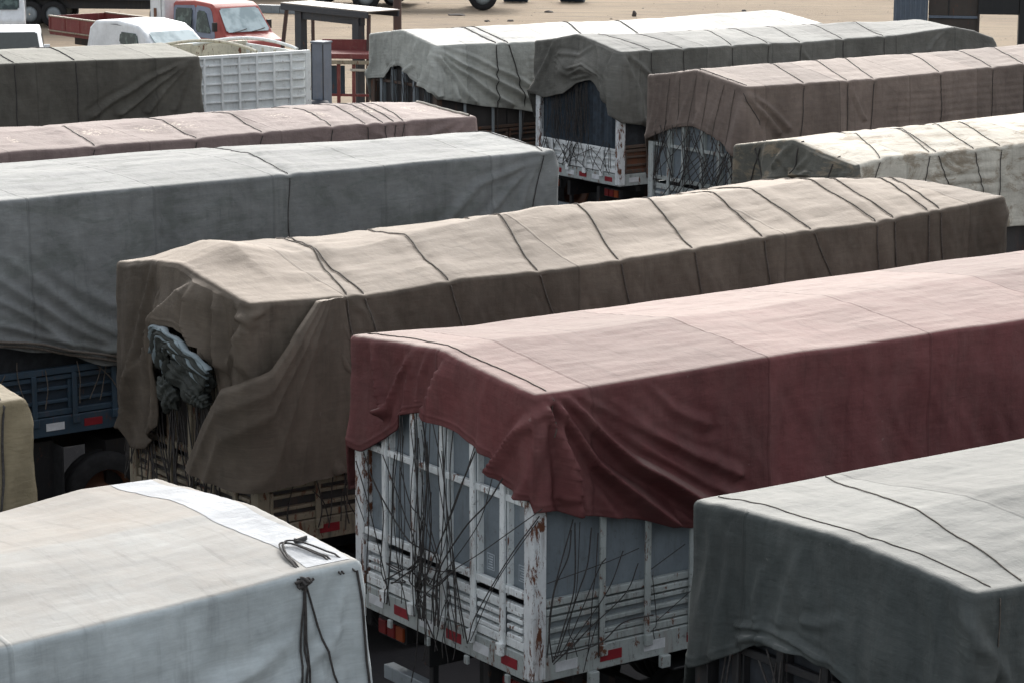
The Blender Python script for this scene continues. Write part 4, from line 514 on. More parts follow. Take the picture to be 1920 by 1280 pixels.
def body(t, u0, u1, W, rear_at, beam='white', panel='gate_grey', rib='white', post='white', upper='panel_grey', cargo='cargo', posts_u=None, posts_v=None, upper_to=3.3, rail2=2.62, ribs=3, detail=True, gate_open=False, upper_rear=True, upper_side=True, side_rib=None, side_panel=None, side_post=None, corner='white_rusty', gtop=1.80):
    sgn = 1 if rear_at == u0 else -1; side_rib = side_rib or rib; side_panel = side_panel or panel; side_post = side_post or post
    undercarriage(t, u0, u1, W, rear_at)
    um = (u0 + u1) / 2; L = u1 - u0
    box('deck', um, W / 2, 1.40, L - 0.18, W - 0.18, 0.06, 'dark_board', t)
    # beams
    nb = box('deck_beam', um, 0.045, 1.34, L - 0.02, 0.09, 0.20, beam, t); reflect_strip(nb, u0 + 0.1, u1 - 0.1, -0.0025, 1.34, 'u')
    box('deck_beam', um, W - 0.045, 1.34, L - 0.02, 0.09, 0.20, beam, t)
    rb = box('deck_beam', rear_at + sgn * 0.045, W / 2, 1.34, 0.086, W - 0.186, 0.20, beam, t); reflect_strip(rb, 0.12, W - 0.12, rear_at - sgn * 0.0005, 1.34, 'v', 1, step=0.34)
    box('deck_beam', (u1 if rear_at == u0 else u0) - sgn * 0.045, W / 2, 1.34, 0.086, W - 0.186, 0.20, beam, t)
    # load filling the body under the cloth
    box('cargo_load', um + sgn * 0.1, W / 2, 2.38, L - 0.5, W - 0.34, 1.86, cargo, t)
    if posts_u is None: posts_u = list(np.arange(0.62, L - 0.3, 0.62))
    if posts_v is None: posts_v = [W * k / 6 for k in range(1, 6)]
    # ---- side gates (both sides)
    g0 = 1.45; gz = (g0 + gtop) / 2; gh = gtop - g0
    for side_y, o in ((0.0, 1), (W, -1)):
        y = lambda d: side_y + o * d
        ng = 6; gl = (L - 0.24) / ng
        for k in range(ng):
            a = u0 + 0.12 + gl * k + 0.015; b = a + gl - 0.03; c = (a + b) / 2
            g = box('side_gate', c, y(0.07), gz, b - a, 0.02, gh, side_panel, t); pp = g.location
            box('rail', c, y(0.036), gtop - 0.025, b - a, 0.045, 0.05, side_rib, g, pos_of_parent=pp); box('rail', c, y(0.036), g0 + 0.03, b - a, 0.045, 0.06, side_rib, g, pos_of_parent=pp)
            for q in range(ribs - 1):
                box('rib', c, y(0.045), g0 + gh * (q + 1) / ribs + random.uniform(-.006, .006), b - a - 0.08, 0.045, 0.036, side_rib, g, pos_of_parent=pp, rot=(0, random.uniform(-.008, .008), 0))
            for e in (a + 0.02, b - 0.02): box('stile', e, y(0.038), gz, 0.04, 0.042, gh - 0.12, side_rib, g, pos_of_parent=pp)
        for pu in posts_u:
            x = rear_at + sgn * pu; top = upper_to if upper_side else gtop + 0.02
            box('stake_post', x, y(-0.002), (1.42 + top) / 2, 0.055, 0.026, top - 1.42, side_post, t, rot=(0, random.uniform(-.012, .012), 0))
            if o > 0: box('hinge_lug', x, y(-0.022), 1.40, 0.07, 0.04, 0.09, side_rib, t)
        if upper_side:
            ng2 = 6; gl = (L - 0.24) / ng2
            for k in range(ng2):
                c = u0 + 0.12 + gl * (k + .5)
                box('upper_panel', c, y(0.085), (gtop + 0.05 + upper_to) / 2, gl - 0.02, 0.015, upper_to - gtop - 0.05, upper, t)
            box('side_rail', um, y(0.045), rail2, L - 0.26, 0.035, 0.05, side_rib, t)
            box('side_rail', um, y(0.04), gtop + 0.045, L - 0.26, 0.05, 0.055, side_rib, t)
    # ---- rear gate
    X = lambda d: rear_at + sgn * d
    pv = sorted(posts_v); edges = [0.13] + pv + [W - 0.13]
    g = box('rear_gate', X(0.07), W / 2, gz, 0.02, W - 0.26, gh, panel, t); pp = g.location
    box('rail', X(0.036), W / 2, gtop - 0.02, 0.045, W - 0.28, 0.05, rib, g, pos_of_parent=pp); box('rail', X(0.036), W / 2, g0 + 0.04, 0.045, W - 0.28, 0.07, rib, g, pos_of_parent=pp)
    for a, b in zip(edges[:-1], edges[1:]):
        for q in range(ribs):
            box('rib', X(0.04), (a + b) / 2, g0 + 0.06 + (gh - .08) * (q + 0.8) / ribs - 0.02 + random.uniform(-.006, .006), 0.05, b - a - 0.07, 0.036, rib, g, pos_of_parent=pp)
    for v in pv:
        top = upper_to if upper_rear else gtop
        box('stake_post', X(0.002), v, (1.42 + top) / 2, 0.03, 0.06, top - 1.42, post, t, rot=(random.uniform(-.012, .012), 0, 0)); box('hinge_lug', X(-0.022), v, 1.42, 0.04, 0.08, 0.10, rib, t)
        if upper_rear: box('stake_post_web', X(0.05), v - 0.035, (gtop + top) / 2, 0.06, 0.014, top - gtop - .1, post, t)
    for v, o in ((0.06, 1), (W - 0.06, -1)):
        box('corner_post', X(0.06), v, (1.26 + (rail2 + 0.03)) / 2, 0.124, 0.124, rail2 + 0.03 - 1.26, corner, t)
        box('corner_post', X(9.54 if L > 9 else L - .06), v, 1.95, 0.12, 0.12, 1.4, corner, t)
    if upper_rear:
        for a, b in zip(edges[:-1], edges[1:]):
            box('upper_panel', X(0.085), (a + b) / 2, (gtop + 0.1 + upper_to) / 2, 0.015, b - a - 0.016, upper_to - gtop - 0.1, upper, t)
        box('rear_rail', X(0.03), W / 2, gtop + 0.10, 0.05, W - 0.26, 0.06, rib, t); box('rear_rail', X(0.03), W / 2, rail2, 0.045, W - 0.26, 0.055, rib, t)
def strands(t, n, face, a0, a1, z0, z1, off=-0.06, r=0.006, seed=3, mat='rope', cross=0.5, name='hanging_rope'):
    """loose rope ends hanging and crossing on a body face; each rope is a part"""
    g = random.Random(seed)
    for k in range(n):
        a = g.uniform(a0, a1); b = a + g.gauss(0, cross) * (a1 - a0) * 0.5; b = min(max(b, a0), a1); P = []
        zt = g.uniform(z0 - .1, z0 + .1); zb = g.uniform(z1, z1 + 0.25 * (z0 - z1)); sg = g.uniform(-.06, .06)
        for q in range(9):
            f = q / 8; s_ = a + (b - a) * f + sg * math.sin(f * math.pi); z = zt + (zb - zt) * f; d = off + 0.012 * math.sin(7 * f + k)
            P.append((d, s_, z) if face == 'r' else (s_, d, z))
        tube(name, P, r, mat, t, 5)
def smooth_poly(P, n=8):
    P = [np.array(p, float) for p in P]; Q = [2 * P[0] - P[1]] + P + [2 * P[-1] - P[-2]]; o = []
    for i in range(1, len(Q) - 2):
        for k in range(n):
            t = k / n; a, b, c, d = Q[i - 1:i + 3]; o.append(0.5 * (2 * b + (c - a) * t + (2 * a - 5 * b + 4 * c - d) * t * t + (3 * b - a - 3 * c + d) * t ** 3))
    o.append(P[-1]); return o
def truck_empty(key, label, group='lorries with their loads roped under tarpaulins'):
    s = TR[key]; return empty('cargo_truck', (s['o'][0], s['o'][1], 0), R(s['yaw']), label=label, cat='truck', group=group)
DUST = (0.47, 0.42, 0.36)

# ================================================================== ground
def ground():
    n = 140; xs = np.linspace(-260, 260, n); ys = np.linspace(-40, 420, n); X_, Y_ = np.meshgrid(xs, ys, indexing='ij')
    Zg = 0.0 * X_
    V = np.stack([X_, Y_, Zg], -1).reshape(-1, 3); i, j = np.meshgrid(np.arange(n - 1), np.arange(n - 1), indexing='ij')
    Fq = np.stack([i * n + j, (i + 1) * n + j, (i + 1) * n + j + 1, i * n + j + 1], -1).reshape(-1, 4)
    m = NT('sandy_ground'); P = m.coord('Object')
    a = m.noise(P, 0.12, 6, 0.6); b = m.noise(m.map(P, (0.35, 2.2, 1), (0, 0, R(8))), 1.0, 6, 0.65, 0.4); c = m.noise(P, 2.5, 8, 0.75)
    base = m.mix(m.ramp(a, .3, .7), (0.32, 0.26, 0.19), (0.25, 0.20, 0.148)); base = m.mix(m.ramp(b, .46, .66, 0, .85), base, (0.215, 0.18, 0.14)); base = m.mix(m.ramp(c, .5, .8, 0, .5), base, (0.36, 0.30, 0.23))
    base = m.mix(m.ramp(m.noise(P, 5, 3), .68, .74, 0, .7), base, (0.12, 0.1, 0.09))
    m.set(Base_Color=base, Roughness=0.95, Normal=m.bump(c, 0.6, 0.08)); m.b.inputs['Specular IOR Level'].default_value = 0.1
    tag(mesh_obj('sandy_ground', V, Fq, m.m), kind='structure')
    m = NT('oily_tarmac'); P = m.coord('Object')
    base = m.mix(m.ramp(m.noise(P, 0.8, 7, 0.7), .3, .7), (0.036, 0.034, 0.036), (0.022, 0.022, 0.025)); base = m.mix(m.ramp(m.noise(P, 3.5, 6, 0.7), .58, .75, 0, .5), base, (0.07, 0.062, 0.052))
    m.set(Base_Color=base, Roughness=0.85, Normal=m.bump(m.noise(P, 60, 3), 0.4, 0.01))
    # yard apron under the lorries: wavy edged polygon following the rows
    yaw = R(36); tx, ty = math.cos(yaw), math.sin(yaw); g = random.Random(5); ring = []
    def pt(u, v): return (u * tx - v * ty, u * ty + v * tx, 0.005)
    for k in range(40): ring.append(pt(-24 + k * 1.9, -6 + g.uniform(-.2, .2)))
    for k in range(26): ring.append(pt(50 + g.uniform(-.3, .3), -6 + k * 1.95))
    for k in range(40): ring.append(pt(50 - k * 1.9, 45.5 + g.uniform(-.4, .4)))
    for k in range(26): ring.append(pt(-24 + g.uniform(-.3, .3), 45 - k * 1.95))
    tag(mesh_obj('yard_paving', ring, [list(range(len(ring)))], m.m), kind='structure')
ground()

# ================================================================== lorries
# --- maroon
s = TR['M']; M_ = truck_empty('M', 'maroon tarpaulin lorry whose white rusty stake rear is hung with tangled black ropes')
body(M_, 0, 9.6, 2.5, 0, beam='white_dirty', posts_v=[0.40, 0.80, 1.215, 1.635, 2.05], posts_u=[0.65 + 0.44 * k for k in range(20)], corner='white_rusty', rail2=2.62, ribs=4, side_rib='white_dirty', side_post='white_dirty', side_panel='gate_grey')
s['folds'] = [(p, a * .85, b * .8, c * 1.4, d * 1.5, k) for p, a, b, c, d, k in s['folds']]
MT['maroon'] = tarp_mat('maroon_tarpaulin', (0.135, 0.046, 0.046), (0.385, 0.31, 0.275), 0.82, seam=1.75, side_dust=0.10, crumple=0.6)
s['eave'] = [(0, 3.50), (1, 3.49), (2.6, 3.50), (5.1, 3.48), (9.6, 3.48)]; s['ridge'] = [(0, 3.62), (3.7, 3.59), (9.6, 3.58)]; s['far'] = [(0, 3.50), (1.2, 3.46), (9.6, 3.45)]
T = Tarp(M_, s, MT['maroon'], 0, 9.6, du=0.022, dv=0.03, nt=80, seed=11, flare=0.05, undul=0.014, wrinkle=1.0, hem_noise=0.012, fanauto=[(0.0, 5, 0.035)])
T.edge_rope(0.12, 0.005, 'rope_grey')
for P in s['str_r'] + s['str_n']:
    if P[-1][1] > 1.5 and P[-1][1] < P[0][1] - .25: P.append((P[-1][0] + random.uniform(-.05, .05), (P[-1][1] + 1.42) / 2)); P.append((P[-1][0] + random.uniform(-.04, .04), 1.41))
for P in s['str_r']: tube('hanging_rope', smooth_poly([(-0.085 - 0.02 * random.random(), v, z) for v, z in P]), random.choice((0.004, 0.005, 0.0065)), 'rope', M_, 5)
for P in s['str_n']: tube('hanging_rope', smooth_poly([(u, -0.055 - 0.02 * random.random(), z) for u, z in P]), random.choice((0.0035, 0.0045, 0.0055)), 'rope', M_, 5)
strands(M_, 13, 'r', 1.15, 1.75, 2.95, 1.45, -0.09, 0.004, 4, cross=.15); strands(M_, 7, 'r', 0.9, 2.3, 1.75, 1.1, -0.09, 0.004, 44, cross=.12)
g_ = random.Random(3)       # tangle of knotted rope ends over the gate top
for k in range(7):
    c = np.array([-0.10, g_.uniform(1.2, 1.75), g_.uniform(1.55, 1.82)]); P = [c + np.array([g_.uniform(-.03, .02), g_.gauss(0, .09), g_.gauss(0, .07)]) for q in range(5)]
    tube('hanging_rope', smooth_poly(P, 5), 0.006, 'rope', M_, 5)
# small printed marks on the grey boards, low by the corner
for (v, z) in ((0.66, 2.035), (0.24, 2.04)):
    bx_ = box('printed_mark', 0.0745, v, z, 0.002, 0.10, 0.13, 'print', M_); pp = bx_.location
    box('mark_field', 0.0732, v, z, 0.0015, 0.088, 0.116, 'panel_grey', bx_, pos_of_parent=pp)
    for q in range(5): box('mark_line', 0.0722, v + (q % 2 - .5) * 0.006, z - 0.042 + 0.021 * q, 0.001, 0.066 - 0.012 * (q % 3), 0.009, 'print', bx_, pos_of_parent=pp)
box('number_plate', 0.055, 0.17, 2.52, 0.012, 0.16, 0.11, 'gate_grey', M_)
for v in (0.3, 0.85, 1.4, 1.95, 2.35): box('tie_hook', -0.02, v, 1.21, 0.03, 0.05, 0.07, 'white_dirty', M_)
for u in (0.55, 1.25, 2.0): box('tie_hook', u, -0.03, 1.20, 0.09, 0.05, 0.10, 'white_dirty', M_)

# --- brown in the middle
s = TR['D']; Dk = truck_empty('D', 'brown tarpaulin lorry with a grey cloth bundle stuffed into its sagging rear')
body(Dk, 0, 9.2, 2.4, 0, beam='cream', panel='dark_board', rib='cream', post='cream', upper='dark_board', corner='cream', side_rib='cream', side_panel='dark_board', side_post='cream', upper_to=3.0, posts_u=[0.62 + 0.52 * k for k in range(17)])
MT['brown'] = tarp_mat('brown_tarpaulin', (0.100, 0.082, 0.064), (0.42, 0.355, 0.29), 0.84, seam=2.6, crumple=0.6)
s['folds'] = [(p, a, b, c * 1.5, d * 1.4, k) for p, a, b, c, d, k in s['folds']]; s['puffs'] = [(-0.80, 3.05, .32, .42, .17), (-1.3, 3.15, .25, .3, .10), (-2.1, 2.6, .2, .8, .08)]; s.pop('lean', None); s['eave'] = [(0, 3.50)] + s['eave']; s['ridge'] = [(0, 3.66)] + s['ridge'] + [(9.25, 3.64)]; s['far'] = [(0, 3.52)] + s['far']
T = Tarp(Dk, s, MT['brown'], -0.05, 9.25, du=0.026, dv=0.03, nt=76, seed=21, flare=0.05, undul=0.028, wrinkle=1.2, bulge=0.014, fanauto=[(9.25, 5, 0.06)], hem_noise=0.02, pinch=0.0, bumps=[(0.45, 1.9, 0.35, 0.05), (0.5, 0.5, 0.3, -0.03), (7.6, 1.4, 0.8, 0.06)])
T.cross_ropes(0.0075, 'rope_grey')
T.flap(s['flapL'], s['flapR'], [(0.10, .05, .05), (0.22, .04, .05), (0.36, .06, .07), (0.55, .05, .045), (0.72, .05, .04), (0.86, .04, .02)], lift=0.20, mat='brown')
strands(Dk, 46, 'r', 0.5, 2.35, 2.7, 1.35, -0.07, 0.007, 8, cross=.35)
strands(Dk, 10, 'n', 0.3, 1.3, 1.8, 1.35, -0.05, 0.006, 9, cross=.3, mat='rope')
MT['bundle_pale'] = tarp_mat('bundled_pale_cloth', (0.22, 0.27, 0.29), (0.34, 0.38, 0.40), 0.5, seam=9, crumple=.6)
MT['bundle'] = tarp_mat('bundled_green_cloth', (0.045, 0.050, 0.045), (0.17, 0.19, 0.185), 0.5, seam=9, crumple=1.2, rough=0.6)
def crumple(parent, name, c, rad, seed, mat, squash=1.0, n=70, m_=50, amp=0.3):
    """a gathered lump of cloth: ellipsoid broken up by sharp folds that run downwards"""
    a = np.linspace(0, 2 * np.pi, n, endpoint=False)[:, None]; b = np.linspace(0.04, np.pi - 0.04, m_)[None]
    X_ = np.sin(b) * np.cos(a); Y = np.sin(b) * np.sin(a); Zz = np.cos(b) + 0 * a
    f = 1 + amp * (0.3 - np.abs(ring_noise(seed, Y + .9 * Zz, Zz, 4.5, 1.0, 8))) + amp * .7 * (0.3 - np.abs(ring_noise(seed + 1, Y - .6 * Zz, Zz + X_, 8, 2))) + .015 * ring_noise(seed + 2, Y, Zz, 14, 14)
    P = np.stack([X_ * f * rad[0] + c[0], Y * f * rad[1] + c[1] + .25 * Zz * rad[1], Zz * f * rad[2] + c[2]], -1).reshape(-1, 3)
    i, j = np.meshgrid(np.arange(n), np.arange(m_ - 1), indexing='ij'); k = (i + 1) % n
    return mesh_obj(name, P, np.stack([i * m_ + j, k * m_ + j, k * m_ + j + 1, i * m_ + j + 1], -1).reshape(-1, 4), mat, parent, True, P[:, 1:])
def roll(parent, pts, r, mat, name='cloth_fold', flat=0.5):
    P = smooth_poly(pts, 8); V, Fq = tube_arrays(P, np.array([r * (1 + .25 * math.sin(k * .9)) for k in range(len(P))]), 10); V = V.reshape(len(P), 10, 3); cc = V.mean(1, keepdims=True); V = cc + (V - cc) * np.array([flat, 1, 1]); return mesh_obj(name, V.reshape(-1, 3), Fq, mat, parent, True, V.reshape(-1, 3)[:, 1:])
BUN = TR['D']['bun']
def ribbon(parent, pts, w, mat, seed, name='cloth_fold'):
    """one layer of the folded cloth: a wavy band following a path, its width lying roughly up and down"""
    P = np.array(smooth_poly(pts, 9)); n = len(P); m_ = 9; b = np.linspace(-1, 1, m_)[None, :, None]; t = np.linspace(0, 1, n)[:, None]
    d = np.gradient(P, axis=0); nrm = np.stack([0 * d[:, 0], -d[:, 2], d[:, 1]], -1); nrm /= np.linalg.norm(nrm, axis=1)[:, None]
    bb = b[..., 0]; wv = 0.012 * np.sin(t * 23 + seed + bb * 1.5) + 0.008 * np.sin(t * 51 + bb * 4 + seed * 2)
    Q = P[:, None] + nrm[:, None] * (b * w * (1 + .3 * np.sin(t * 9 + seed))[..., None]); Q[..., 0] += wv + 0.035 * (bb ** 2) + 0.012 * np.cos(bb * 5 + seed); Q[..., 2] += .01 * np.sin(t * 31 + seed)
    i, j = np.meshgrid(np.arange(n - 1), np.arange(m_ - 1), indexing='ij'); Q = Q.reshape(-1, 3)
    o = mesh_obj(name, Q, np.stack([i * m_ + j, (i + 1) * m_ + j, (i + 1) * m_ + j + 1, i * m_ + j + 1], -1).reshape(-1, 4), mat, parent, True, Q[:, 1:]); mo = o.modifiers.new('thickness', 'SOLIDIFY'); mo.thickness = 0.012; return o
bu = crumple(Dk, 'cloth_bundle', (-0.07, 0.95, 2.66), (0.11, 0.46, 0.25), 5, 'bundle', amp=.5); bu.scale = (1, .84, .84); bu.location = (-0.06, .95 * .16, 2.68 * .16); bu['label'] = 'crumpled grey green cloth stuffed through the opening'
crumple(bu, 'cloth_fold', (-0.12, 1.32, 2.42), (0.09, 0.15, 0.20), 25, 'bundle', amp=.5); crumple(bu, 'cloth_fold', (-0.10, 0.72, 2.50), (0.08, 0.22, 0.12), 35, 'bundle', amp=.5)
for q in range(7):
    k = q / 6; dz = -0.33 * k * (1 - .3 * k); y1 = 1 - .35 * k
    c = lambda i_, x, a=0.0: (x, 0.95 + (BUN[i_][0] - 0.95) * y1 + a, BUN[i_][1] + dz)
    ribbon(bu, [c(4, -.20 + .01 * q), c(0, -.27 + .012 * q), c(1, -.29 + .01 * q), c(2, -.28 + .012 * q), c(3, -.22 + .012 * q)], (0.016, 0.05, 0.015, 0.06, 0.045, 0.014, 0.05)[q], 'bundle_pale' if q in (0, 2, 5) else 'bundle', q * 1.7)

# --- big grey on the left
s = TR['E']; Ek = truck_empty('E', 'dark blue lorry under a large smooth slate grey tarpaulin, at left')
body(Ek, -9.6, -0.2, 2.5, -0.2, beam='blue', panel='blue_dark', rib='blue', post='blue', upper='blue_dark', corner='blue', upper_to=2.4, rail2=2.3, upper_side=False, upper_rear=False, gtop=1.88, posts_u=[0.7 + 0.46 * k for k in range(19)])
for y in (0.02, 2.48): box('side_rail', -4.8, y, 1.93, 9.4, 0.06, 0.07, 'blue', Ek)
wheel(Ek, -6.05, 0.17); wheel(Ek, -6.05, 2.33, outward=1)
box('toolbox', -7.15, 0.42, 0.78, 1.1, 0.5, 0.75, 'chassis', Ek); box('air_tank', -5.0, 0.45, 0.75, 0.8, 0.4, 0.5, 'chassis', Ek); box('splash_guard', -6.6, 0.2, 0.72, 0.02, 0.5, 0.8, 'rubber', Ek)
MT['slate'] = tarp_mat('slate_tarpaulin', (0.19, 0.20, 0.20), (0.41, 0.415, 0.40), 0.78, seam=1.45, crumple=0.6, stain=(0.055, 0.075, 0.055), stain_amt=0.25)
T = Tarp(Ek, s, MT['slate'], -9.6, -0.2, du=0.03, dv=0.035, nt=72, seed=31, flare=0.05, undul=0.014, wrinkle=0.9, fanauto=[(-0.2, 5, 0.05)], hem_noise=0.03)
T.cross_ropes(0.0055)
for off, zz in ((0.0, 0.0), (0.03, 0.05)):
    tube('hem_cord', [T.side(u, float(np.interp(u, *zip(*[(a, b) for a, b in s['hem_n']]))) + 0.03 + zz) + np.array([0, -0.015 - off, 0.01 * math.sin(u * 6)]) for u in np.linspace(-9, -0.2, 90)], 0.016, 'rope_grey', T.obj)
strands(Ek, 26, 'n', -8, -1, 2.0, 1.5, -0.03, 0.006, 12, cross=.04, mat='rope_grey')

# --- mauve in the right back, white stakes in its rear
s = TR['K']; Kk = truck_empty('K', 'mauve brown tarpaulin lorry, its stake rear laced with diagonal black ropes')
body(Kk, 0, 9.6, 2.3, 0, beam='white_dirty', panel='panel_grey', rib='white_dirty', post='white_dirty', upper='panel_grey', rail2=2.42, corner='white_dirty', posts_v=[0.33, 0.60, 1.0, 1.45, 1.8], upper_to=3.0)
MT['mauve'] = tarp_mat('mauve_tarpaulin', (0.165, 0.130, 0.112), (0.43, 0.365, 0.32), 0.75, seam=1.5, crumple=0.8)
s['ridge'] = [(0, 3.67), (9.6, 3.68)]
T = Tarp(Kk, s, MT['mauve'], 0, 9.6, du=0.04, dv=0.045, nt=52, seed=41, flare=0.05, undul=0.02, wrinkle=0.9, bulge=0.012, slats=[(2.9, 9.5, 0.010, 0.11)], fanauto=[(0, 4, 0.05)])
T.cross_ropes(0.0055)
for k, (a, b) in enumerate(((0.2, 0.35), (0.45, 0.7), (0.8, 0.95), (1.1, 1.3), (1.5, 1.5), (1.75, 1.85))): T.rear_strap(a, b, 2.6, 0.005, 'rope_grey', 0.3)
strands(Kk, 42, 'r', 0.05, 2.1, 2.75, 1.7, -0.05, 0.0065, 15, cross=.5)
for k in range(9): tube('hanging_rope', [(-0.055, 0.02 + 0.17 * k, 2.6 - .06 * k), (-0.06, 0.5 + 0.2 * k, 1.85 - .02 * k)] if False else smooth_poly([(-0.055, 0.05 + 0.12 * k, 2.35), (-0.065, 0.35 + 0.14 * k, 2.0), (-0.055, 0.7 + 0.15 * k, 1.6)]), 0.0075, 'rope', Kk, 5)

# --- grey green in the back, white low gate
s = TR['J']; Jk = truck_empty('J', 'grey green tarpaulin lorry with swagged rear over dark curtain and white tailgate')
body(Jk, 0, 8.8, 2.4, 0, beam='white_dirty', panel='white_clean', rib='white_clean', post='white_clean', upper_rear=False, upper='cargo', side_panel='rust', side_rib='brown_steel', side_post='brown_steel', corner='white_rusty', rail2=3.0, upper_to=3.2, posts_v=[0.48, 0.96, 1.44, 1.92], gtop=1.86)
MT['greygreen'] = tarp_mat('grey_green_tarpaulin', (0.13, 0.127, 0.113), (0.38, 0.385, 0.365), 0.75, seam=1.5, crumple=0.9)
s['puffs'] = [(-.8, 3.2, .5, .25, .14), (-1.5, 3.1, .3, .3, .12), (-.3, 2.8, .2, .5, .12)]; s['ridge'] = [(0, 3.74), (1.5, 3.68), (8.1, 3.62), (8.9, 3.45)]; s['far'] = [(0, 3.55), (5, 3.54), (8.9, 3.42)]
T = Tarp(Jk, s, MT['greygreen'], 0, 8.9, du=0.04, dv=0.045, nt=52, seed=51, flare=0.05, undul=0.02, wrinkle=1.2, bulge=0.01, fanauto=[(0, 4, 0.05), (8.9, 5, 0.09)])
T.cross_ropes(0.0055)
def curtain(parent, x, v0, v1, z0, z1, mat, seed, n=160, amp=0.03):
    g = np.random.RandomState(seed); v = np.linspace(v0, v1, n)[:, None]; zz = np.linspace(z0, z1, 24)[None]
    X_ = x - amp * np.abs(np.sin(v * 21 + 0.8 * np.sin(zz * 2) + 2 * np.sin(v * 3))) - 0.012 * np.sin(v * 60 + zz)
    P = np.stack(np.broadcast_arrays(X_, v, zz), -1).reshape(-1, 3); m_ = 24; i, j = np.meshgrid(np.arange(n - 1), np.arange(m_ - 1), indexing='ij')
    return mesh_obj('rear_curtain', P, np.stack([i * m_ + j, (i + 1) * m_ + j, (i + 1) * m_ + j + 1, i * m_ + j + 1], -1).reshape(-1, 4), mat, parent, True)
curtain(Jk, 0.10, 0.13, 2.27, 1.85, 3.3, 'curtain', 5)
strands(Jk, 46, 'r', 0.9, 2.3, 2.9, 1.8, 0.02, 0.006, 16, cross=.25)
strands(Jk, 34, 'r', 0.2, 2.25, 1.9, 1.42, -0.05, 0.006, 17, cross=.3)

# --- pale white one at the back
s = TR['I']; s['folds'] = [(p, a, b, c * 1.25, d * 1.4, k) for p, a, b, c, d, k in s['folds']]; Ik = truck_empty('I', 'whitish tarpaulin lorry gathered in pleats at the rear, beside the dark metal shelter')
body(Ik, 0, 9.2, 2.15, 0, beam='brown_steel', panel='dark_board', rib='brown_steel', post='gate_grey', upper='dark_board', side_panel='dark_board', corner='brown_steel', upper_to=2.9)
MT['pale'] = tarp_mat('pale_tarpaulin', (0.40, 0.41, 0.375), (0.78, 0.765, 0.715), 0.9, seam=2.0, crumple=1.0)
s['ridge'] = [(0, 3.60), (9.0, 3.52), (9.6, 3.40)]; s['far'] = [(0, 3.45), (9.6, 3.37)]
T = Tarp(Ik, s, MT['pale'], 0, 9.25, du=0.04, dv=0.045, nt=56, seed=61, flare=0.05, undul=0.02, wrinkle=1.1, bulge=0.01, slats=[(2.0, 4.0, 0.016, 0.12)], fanauto=[(0, 5, 0.06)])
T.cross_ropes(0.010, 'rope')
strands(Ik, 22, 'r', 0.2, 2.0, 2.8, 1.4, -0.03, 0.006, 18, cross=.3)

# --- cream one at right with grey rear
s = TR['L']; Lk = truck_empty('L', 'bleached cream tarpaulin lorry with stained ribbed side and grey slumped rear, at right')
body(Lk, 0, 9.6, 2.15, 0, beam='chassis', panel='dark_board', rib='brown_steel', post='brown_steel', upper='dark_board', corner='brown_steel', upper_to=3.0)
MT['cream_tarp'] = tarp_mat('cream_tarpaulin', (0.60, 0.57, 0.49), (0.62, 0.57, 0.48), 0.92, seam=2.4, stain=(0.25, 0.20, 0.14), stain_amt=0.8, crumple=0.8, end_cloth=(0.085, 0.085, 0.073))
s['puffs'] = [(-.5, 3.2, .3, .3, .14), (-1.2, 3.15, .3, .25, .12)]; s['eave'] = [(0, 3.50), (0.5, 3.56), (9.6, 3.57)]; s['ridge'] = [(0, 3.70), (9.6, 3.70)]; s['far'] = [(0, 3.53), (9.6, 3.58)]
T = Tarp(Lk, s, MT['cream_tarp'], 0, 9.6, du=0.035, dv=0.04, nt=56, seed=71, flare=0.05, undul=0.025, wrinkle=1.2, bulge=0.01, slats=[(1.2, 2.35, 0.022, 0.13)], fanauto=[(0, 4, 0.06)])
T.cross_ropes(0.0055)
for a, b in ((0.3, 0.38), (0.95, 1.0), (1.75, 1.3), (1.65, 1.9)): T.rear_strap(a, b, 2.75, 0.008, 'rope', 0.35)

# --- grey green in the right foreground
s = TR['B']; Bk = truck_empty('B', 'charcoal green tarpaulin lorry bunched into an arch over its rear, bottom right corner')
body(Bk, 0, 9.6, 2.4, 0, beam='chassis', panel='cargo', rib='chassis', post='chassis', upper='cargo', corner='chassis', upper_to=2.9)
MT['charcoal'] = tarp_mat('charcoal_green_tarpaulin', (0.055, 0.064, 0.063), (0.36, 0.36, 0.335), 0.72, seam=3.1, crumple=0.7)
T = Tarp(Bk, s, MT['charcoal'], 0, 9.6, du=0.022, dv=0.03, nt=84, seed=81, flare=0.05, undul=0.016, wrinkle=1.0, fanauto=[(0, 4, 0.045)], hem_noise=0.012)
T.edge_rope(0.14, 0.004, 'rope_grey')
a, b = s['rope_px'][0][0], s['rope_px'][1][0]
T.ropes = [(a[0], b[0], b[0] + .05, 2.3)]; T.cross_ropes(0.0045, 'rope_grey')
strands(Bk, 18, 'r', 0.3, 2.2, 2.65, 1.7, -0.04, 0.007, 19, cross=.2)

# --- pale silver in the left foreground
s = TR['A']; Ak = truck_empty('A', 'silvery tarpaulin lorry with beige top and black cords knotted at its corner')
body(Ak, -9.6, 0, 2.4, 0, beam='chassis', panel='dark_board', rib='brown_steel', post='brown_steel', upper='cargo', corner='chassis', upper_to=2.9)
MT['silver'] = tarp_mat('silver_tarpaulin', (0.41, 0.455, 0.465), (0.32, 0.285, 0.245), 0.85, seam=3.6, crumple=0.3)
MT['silver_band'] = tarp_mat('white_band_cloth', (0.42, 0.44, 0.46), (0.44, 0.45, 0.46), 0.4, seam=9, crumple=0.9)
T = Tarp(Ak, s, MT['silver'], -9.6, 0.02, du=0.022, dv=0.03, nt=80, seed=91, flare=0.08, undul=0.014, wrinkle=1.0, fanauto=[(0, 3, 0.03)], hem_noise=0.02)
